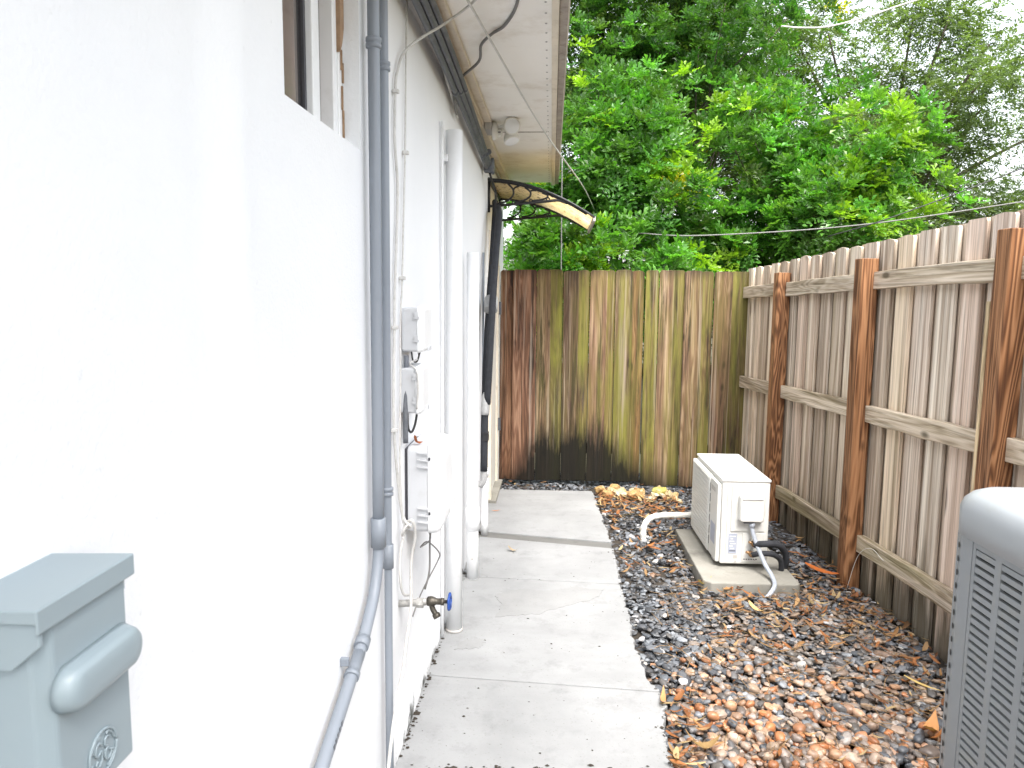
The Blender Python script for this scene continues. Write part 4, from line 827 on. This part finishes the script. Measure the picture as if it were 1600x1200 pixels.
# ------------------------------------------------------------------ dry leaves
LC = [(.24, .095, .035), (.30, .12, .04), (.34, .21, .10), (.40, .29, .15), (.17, .075, .035), (.30, .16, .065), (.22, .12, .06)]
def leaf_strip(L, W, curl, n=5):
    v = []; f = []
    for k in range(n + 1):
        t = k / n; w_ = W * math.sin(math.pi * min(1, .06 + .94 * t) ** .8) * .5 + .0006; x = (t - .5) * L; z = curl * L * (4 * (t - .5) ** 2) * .35
        v += [(x, -w_, z + w_ * .35), (x, 0, z), (x, w_, z + w_ * .35)]
    for k in range(n):
        for j in (0, 1): f.append((k * 3 + j, k * 3 + 3 + j, k * 3 + 4 + j, k * 3 + 1 + j))
    return np.array(v), np.array(f)
LV, LF, LCOL = [], [], []; off = 0
def litter(n, fx, size, zz=-.004):
    global off
    for _ in range(n):
        x, y = fx()
        if not (inside_bed(np.array([x]), np.array([y]))[0]): continue
        L = random.uniform(*size); v, f = leaf_strip(L, L * random.uniform(.10, .28), random.uniform(-.4, .8), 4)
        M = Matrix.Rotation(random.uniform(0, 6.3), 3, 'Z') @ Matrix.Rotation(random.gauss(0, .22), 3, 'X') @ Matrix.Rotation(random.gauss(0, .16), 3, 'Y')
        v = v @ np.array(M).T + np.array([x, y, zz + random.uniform(0, .014)]); LV.append(v); LF.append(f + off); off += len(v); c = np.array(random.choice(LC)) * random.uniform(.7, 1.15); LCOL.append(np.repeat(c[None], len(v), 0))
U = random.uniform
litter(300, lambda: (U(.44, 1.1), U(5.3, 6.0)), (.035, .10)); litter(110, lambda: (U(.5, 1.0), U(4.2, 5.3)), (.035, .10))
litter(230, lambda: (fence_x(3.8) - abs(random.gauss(0, .22)), U(2.6, 4.9)), (.025, .09)); litter(200, lambda: (U(.6, 1.75), U(2.3, 4.0)), (.02, .055)); litter(170, lambda: (U(.9, 1.75), U(3.3, 4.1)), (.03, .10))
litter(60, lambda: (U(.46, .62), U(2.35, 2.9)), (.03, .09)); litter(60, lambda: (U(-.3, 1.6), U(6.05, 6.5)), (.03, .08))
me = mesh_np('leaf_litter', np.concatenate(LV), np.concatenate(LF)); me.materials.append(MT['litter']); colour_attr(me, np.concatenate(LCOL)); o = bpy.data.objects.new('leaf_litter', me); COL.objects.link(o); tag(o, 'dry brown leaf scraps scattered over the gravel', 'leaf litter', kind='stuff')
# twigs
tw = MB()
for _ in range(260):
    x, y = U(.6, 1.8), U(2.2, 4.2)
    if not inside_bed(np.array([x]), np.array([y]))[0]: continue
    a = U(0, 6.3); L = U(.05, .16); b = a + U(-.12, .12); tw.tube([(x, y, U(-.006, .006)), (x + L * .5 * math.cos(a), y + L * .5 * math.sin(a), U(.0, .012)), (x + L * math.cos(b), y + L * math.sin(b), U(-.006, .008))], U(.0008, .0018), 5, raw=True)
to = tw.build('twig_litter', MT['twig'] if 'twig' in MT else plain('dry_twig', (.26, .165, .08), .8, .3, 30), None); tag(to, 'thin dry twigs scattered over the gravel', 'twigs', kind='stuff')
def single_leaf(pos, L, wr, rot, col, label, curl=.6, tilt=(0, 0)):
    v, f = leaf_strip(L, L * wr, curl, 6); me = mesh_np('dry_leaf', v, f); me.materials.append(MT['litter']); colour_attr(me, np.repeat(np.array(col)[None], len(v), 0)); me.polygons.foreach_set('use_smooth', np.full(len(me.polygons), True))
    o = bpy.data.objects.new('dry_leaf', me); COL.objects.link(o); o.location = pos; o.rotation_euler = (tilt[0], tilt[1], rot); tag(o, label, 'leaf')
single_leaf((1.66, 4.22, .02), .24, .22, R(-38), (.46, .13, .03), 'long orange dry leaf at the foot of the middle fence post', .4)
single_leaf((1.47, 2.66, .012), .15, .34, R(55), (.50, .25, .10), 'broad tan dry leaf on the gravel beside the large grey condenser', .8)
single_leaf((-.335, 5.38, .010), .07, .16, R(20), (.50, .17, .05), 'small orange leaf lying on the far slab of the path', .3)
single_leaf((-.17, 4.52, .007), .075, .3, R(-25), (.33, .26, .18), 'small curled brown leaf lying on the path near its cross joint', 1.)
single_leaf((1.60, 2.98, .01), .16, .10, R(-50), (.58, .42, .16), 'narrow yellow blade on the gravel near the large grey condenser', .2)
single_leaf((.93, 4.06, .0), .11, .3, R(35), (.55, .40, .18), 'pale curled leaf on the gravel touching the concrete pad corner', 1.)
single_leaf((.50, 2.82, .012), .13, .16, R(80), (.48, .26, .11), 'long brown leaf leaning on the broken edge of the path', .4)
single_leaf((.60, 2.50, .01), .12, .32, R(20), (.28, .18, .075), 'wide yellow brown leaf at the near corner of the path edge', .9)
o_ = M_W @ Vector((.035, 2.57, 1.085)); single_leaf(tuple(o_), .05, .55, R(60), (.33, .10, .04), 'small red brown leaf caught on top of the large junction box', 1., (.5, .6))
single_leaf((1.12, 3.70, .008), .12, .24, R(-60), (.53, .36, .17), 'tan leaf on the dark chips in front of the pad', .7)
gb = MB(); gb.tube([(1.70, 4.02, .0), (1.72, 3.95, .22), (1.74, 3.85, .30), (1.75, 3.72, .28)], .0014, 5, n=5); gbo = gb.build('grass_blade', MT['hose'], None, (1.70, 4.02, 0)); tag(gbo, 'single thin dry grass stalk arching by the middle fence post', 'grass stalk')
# ------------------------------------------------------------------ trees and shrubs behind the fences
def quads(name, V, F, C, mat, parent):
    me = mesh_np(name, V, F); me.materials.append(mat); colour_attr(me, C); me.polygons.foreach_set('use_smooth', np.full(len(me.polygons), False)); o = bpy.data.objects.new(name, me); COL.objects.link(o); o.parent = parent; return o
def unit(a): return a / np.maximum(1e-9, np.linalg.norm(a, axis=-1, keepdims=True))
def leaves_mesh(P, D, Nn, L, Wd, col, fold=.25, wide=.62):
    """P base, D direction, Nn normal hint -> folded obovate leaves of 4 triangles"""
    S = unit(np.cross(D, Nn)); Nn = unit(np.cross(S, D)); n = len(P); L = L[:, None]; Wd = Wd[:, None]
    mid = P + D * L * wide - Nn * L * .03; tip = P + D * L - Nn * L * .12; l = mid + S * Wd * .5 + Nn * Wd * fold; r = mid - S * Wd * .5 + Nn * Wd * fold
    V = np.stack([P, l, mid, r, tip], 1).reshape(-1, 3); F = np.array([[0, 2, 1], [0, 3, 2], [1, 2, 4], [2, 3, 4]])[None] + (np.arange(n) * 5)[:, None, None]
    return V, F.reshape(-1, 3), np.repeat(col, 5, 0)
def lobes_in(c, rad, n, r0, r1, seed):
    g = np.random.default_rng(seed); out = []
    while len(out) < n:
        q = g.uniform(-1, 1, 3); d = np.linalg.norm(q)
        if d > 1 or d < .25: continue
        out.append((np.array(c) + q * np.array(rad), g.uniform(r0, r1)))
    return out
def skeleton(root, base, lobes, r0, mat):
    m = MB(); b = Vector(base)
    top = Vector((sum(l[0][0] for l in lobes) / len(lobes), sum(l[0][1] for l in lobes) / len(lobes), sum(l[0][2] for l in lobes) / len(lobes)))
    mid = b.lerp(top, .5) + Vector((.08, .05, 0)); m.tube([b, b.lerp(mid, .5) + Vector((.04, 0, 0)), mid, top], lambda t: r0 * (1 - .72 * t), 9, n=5); m.build('trunk', mat, root, None)
    k = MB()
    for q, r in lobes:
        e = Vector(q); s = mid.lerp(top, random.random() * .8); k.tube([s, s.lerp(e, .5) + Vector((0, 0, .12)), e], lambda t: r0 * .22 * (1 - .85 * t) + .005, 6, n=4)
    k.build('limbs', mat, root, None)
HIGH = [(1.48, 8.5, 2.95), (1.42, 8.35, 2.86), (3.1, 8.4, 3.68), (3.7, 8.4, 3.43), (3.3, 8.3, 2.76), (.56, 7.9, 2.0), (4.1, 8.5, 2.5)]   # where young shoots have flushed
def shrub(label, base, c, rad, nl, nr, seed, col0, young=.07, lr=(.42, .72)):
    g = np.random.default_rng(seed); root = thing('glossy_shrub', label, 'shrub', base, None, 'glossy shrubs behind the gate')
    lobes = lobes_in(c, rad, nl, lr[0], lr[1], seed); skeleton(root, base, lobes, .055, MT['bark'])
    li = g.integers(0, nl, nr); ctr = np.array([l[0] for l in lobes])[li]; rr = np.array([l[1] for l in lobes])[li]
    d = unit(g.normal(0, 1, (nr, 3)) * [1, 1, .9] + [0, -.15, .35]); rc = ctr + d * (rr * g.uniform(.55, 1.05, nr))[:, None]
    ax = unit(d + [0, -.1, .75] + g.normal(0, .25, (nr, 3)))
    K, J = 7, 9
    yc = g.random(nr); col = np.array(col0)[None] * g.uniform(.6, 1.5, (nr, 1)) * (1 + g.normal(0, .08, (nr, 3)))
    outer = (rc - np.array(c)) / np.array(rad); outer = np.linalg.norm(outer, axis=1); k = (yc < young) & (outer > .8); col[k] = np.array([.20, .34, .025]) * g.uniform(.8, 1.3, (k.sum(), 1))
    for hp in HIGH:
        k = np.linalg.norm(rc - np.array(hp), axis=1) < .30; col[k] = np.array([.19, .33, .03]) * g.uniform(.8, 1.3, (k.sum(), 1))
    k2 = (yc > .996) & (outer > .9); col[k2] = (.48, .44, .02)
    # rachises
    t1 = unit(np.cross(ax, [.31, .2, .93])); t2 = np.cross(ax, t1)
    an = (np.arange(K) / K * 2 * np.pi)[None] + g.uniform(0, 6.3, (nr, 1)) + g.normal(0, .25, (nr, K)); sp = g.uniform(.5, 1.25, (nr, K)); sp[:, 0] = .15
    rd = unit(ax[:, None] * np.cos(sp)[..., None] + (t1[:, None] * np.cos(an)[..., None] + t2[:, None] * np.sin(an)[..., None]) * np.sin(sp)[..., None])
    RL = g.uniform(.15, .25, (nr, K)) * 1.05
    j = np.arange(J); side = np.where(j == J - 1, 0, np.where(j % 2 == 0, 1, -1)); tt = .25 + .75 * (j // 2) / ((J - 1) // 2)
    P = rc[:, None, None] + rd[:, :, None] * (RL[..., None] * tt)[..., None]; P[..., 2] -= (RL[..., None] * tt ** 2 * .25)
    up = np.broadcast_to(unit(ax + [0, 0, .6])[:, None], rd.shape); sd = unit(np.cross(rd, up)); nrm = unit(np.cross(sd, rd))
    LD = unit(rd[:, :, None] * np.where(side == 0, 1, .62)[None, None, :, None] + sd[:, :, None] * side[None, None, :, None] * .85 + nrm[:, :, None] * .12 + g.normal(0, .14, P.shape))
    NN = np.broadcast_to(nrm[:, :, None], P.shape) + g.normal(0, .22, P.shape)
    n = P.reshape(-1, 3).shape[0]; L = g.uniform(.055, .09, n); CC = np.repeat(col, K * J, 0) * g.uniform(.8, 1.2, (n, 1))
    V, F, C = leaves_mesh(P.reshape(-1, 3), LD.reshape(-1, 3), NN.reshape(-1, 3), L, L * .56, CC)
    quads('crown', V - np.array(base), F, C, MT['leaf'], root); return root
def fine_tree(label, base, c, rad, nl, nt_, seed, cols, r0=.12, lr=(.5, 1.0), leaf=(.06, .095), group='fine leaved trees in the background', name='fine_leaved_tree', M=15):
    g = np.random.default_rng(seed); root = thing(name, label, 'tree', base, None, group)
    lobes = lobes_in(c, rad, nl, lr[0], lr[1], seed); skeleton(root, base, lobes, r0, MT['bark'])
    li = g.integers(0, nl, nt_); ctr = np.array([l[0] for l in lobes])[li]; rr = np.array([l[1] for l in lobes])[li]
    d = unit(g.normal(0, 1, (nt_, 3)) * [1, 1, .6]); s = ctr + d * (rr * g.random(nt_) ** .5)[:, None] * [1, 1, .75]
    dr = unit(d + g.normal(0, .5, (nt_, 3)) + [0, 0, .1]); TL = g.uniform(.18, .42, nt_)
    t = (np.arange(M) + .5) / M; P = s[:, None] + dr[:, None] * (TL[:, None] * t)[..., None]; P[..., 2] -= TL[:, None] * t ** 2 * .35
    sd = unit(np.cross(dr, [0.1, .1, 1.])); sg = np.where(np.arange(M) % 2 == 0, 1, -1)
    LD = unit(dr[:, None] * .7 + sd[:, None] * sg[None, :, None] * .8 + g.normal(0, .3, P.shape)); NN = np.array([0, 0, 1.]) + g.normal(0, .5, P.shape)
    n = nt_ * M; cc = np.array(cols)[g.integers(0, len(cols), nt_)] * g.uniform(.65, 1.35, (nt_, 1)); CC = np.repeat(cc, M, 0) * g.uniform(.8, 1.2, (n, 1)); L = g.uniform(*leaf, n)
    V, F, C = leaves_mesh(P.reshape(-1, 3), LD.reshape(-1, 3), NN.reshape(-1, 3), L, L * .33, CC, .15, .5)
    quads('crown', V - np.array(base), F, C, MT['fine_leaf'], root); return root
G1 = (.075, .19, .031)
shrub('broad glossy green shrub crowding the corner of the gate and side fence', (2.75, 9.3, -.1), (2.85, 9.2, 2.55), (1.55, 1.0, 1.25), 28, 820, 3, (.09, .22, .036), .07)
shrub('tall darker glossy shrub rising straight behind the gate', (.9, 9.1, -.1), (.95, 9.0, 2.65), (1.05, .9, 1.15), 20, 540, 4, G1, .05)
shrub('low bright glossy bush just over the top of the gate', (.55, 7.9, -.1), (.75, 7.9, 1.75), (.95, .4, .45), 12, 240, 5, (.085, .215, .032), .10, (.3, .5))
shrub('tall dark glossy tree towering above the shrubs behind the gate', (2.3, 11.4, -.1), (2.1, 11.2, 4.9), (2.0, .9, 1.5), 24, 420, 15, (.06, .15, .03), .06, (.5, .8))
fine_tree('dark fine leaved tree with a leaning trunk beside the house eave', (.45, 12.3, -.1), (.9, 12.6, 5.4), (2.2, 1.5, 2.3), 30, 6500, 6, [(.04, .095, .022), (.06, .13, .028), (.12, .20, .04)], .16)
fine_tree('airy fine leaved tree with sky showing through, beyond the side fence', (5.6, 13.5, -.1), (5.7, 13.3, 4.3), (3.2, 1.8, 2.7), 38, 9800, 8, [(.09, .13, .065), (.115, .165, .07), (.15, .21, .07)], .24)
fine_tree('fine leaved tree in the gap between the dark tree and the airy one', (3.0, 14.0, -.1), (3.0, 14.0, 4.8), (2.0, 1.4, 2.6), 26, 5600, 9, [(.055, .12, .028), (.075, .15, .035), (.15, .23, .04)], .13)
fine_tree('small leaved hedge filling the gap between house and gate top', (-.6, 10.6, -.1), (-.5, 10.6, 1.7), (1.0, .6, 1.3), 16, 2200, 10, [(.05, .12, .02), (.09, .18, .035)], .05, (.35, .6), (.04, .06), 'hedges in the background', 'hedge')
fine_tree('low dark hedge line far behind the shrubs', (4.0, 16.5, -.1), (4.0, 16.5, 1.7), (6.5, .8, 1.6), 34, 3600, 12, [(.03, .07, .016), (.05, .10, .025)], .07, (.7, 1.1), (.07, .11), 'hedges in the background', 'hedge')

# ------------------------------------------------------------------ overhead lines
I4 = Matrix.Identity(4)
q = M_W @ Vector((.19, 2.55, 2.615))
wire('overhead_cable', [tuple(q), (-.02, 4.5, 2.585), (.318, 6.5, 2.553), (.52, 8.0, 2.53)], .005, MT['wire_white'], 'pale taut cable running from the soffit out to the shrubs', I4, 6)
wire('hanging_cord', [(.155, 7.12, 2.9), (.158, 7.14, 2.4), (.165, 7.15, 1.7)], .006, MT['wire_grey'], 'thin dark cord hanging straight down from the end of the eave', I4, 4)
wire('overhead_cable', [(5.6, 7.6, 2.72), (4.561, 7.4, 2.547), (3.018, 7.4, 2.318), (1.553, 7.4, 2.213), (.9, 7.5, 2.24)], .0065, MT['wire_grey'], 'lower grey cable sagging across the shrubs above the side fence', I4, 6)
wire('overhead_cable', [(5.2, 6.9, 3.15), (4.227, 6.9, 2.776), (3.583, 6.9, 2.52), (3.037, 7.0, 2.31), (2.7, 7.3, 2.2)], .0055, MT['wire_black'], 'dark cable dropping steeply into the shrub over the side fence', I4, 6)
wire('overhead_cable', [(1.6, 9.4, 4.85), (2.378, 8.0, 4.36), (2.885 * .9, 8.05, 4.36), (3.244 * .9, 8.05, 4.38), (3.876 * .9, 8.05, 4.545), (4.3, 8.0, 4.85), (5.5, 7.5, 5.6)][1:], .009, MT['wire_white'], 'thick twisted grey cable crossing high in front of the trees', I4, 6)
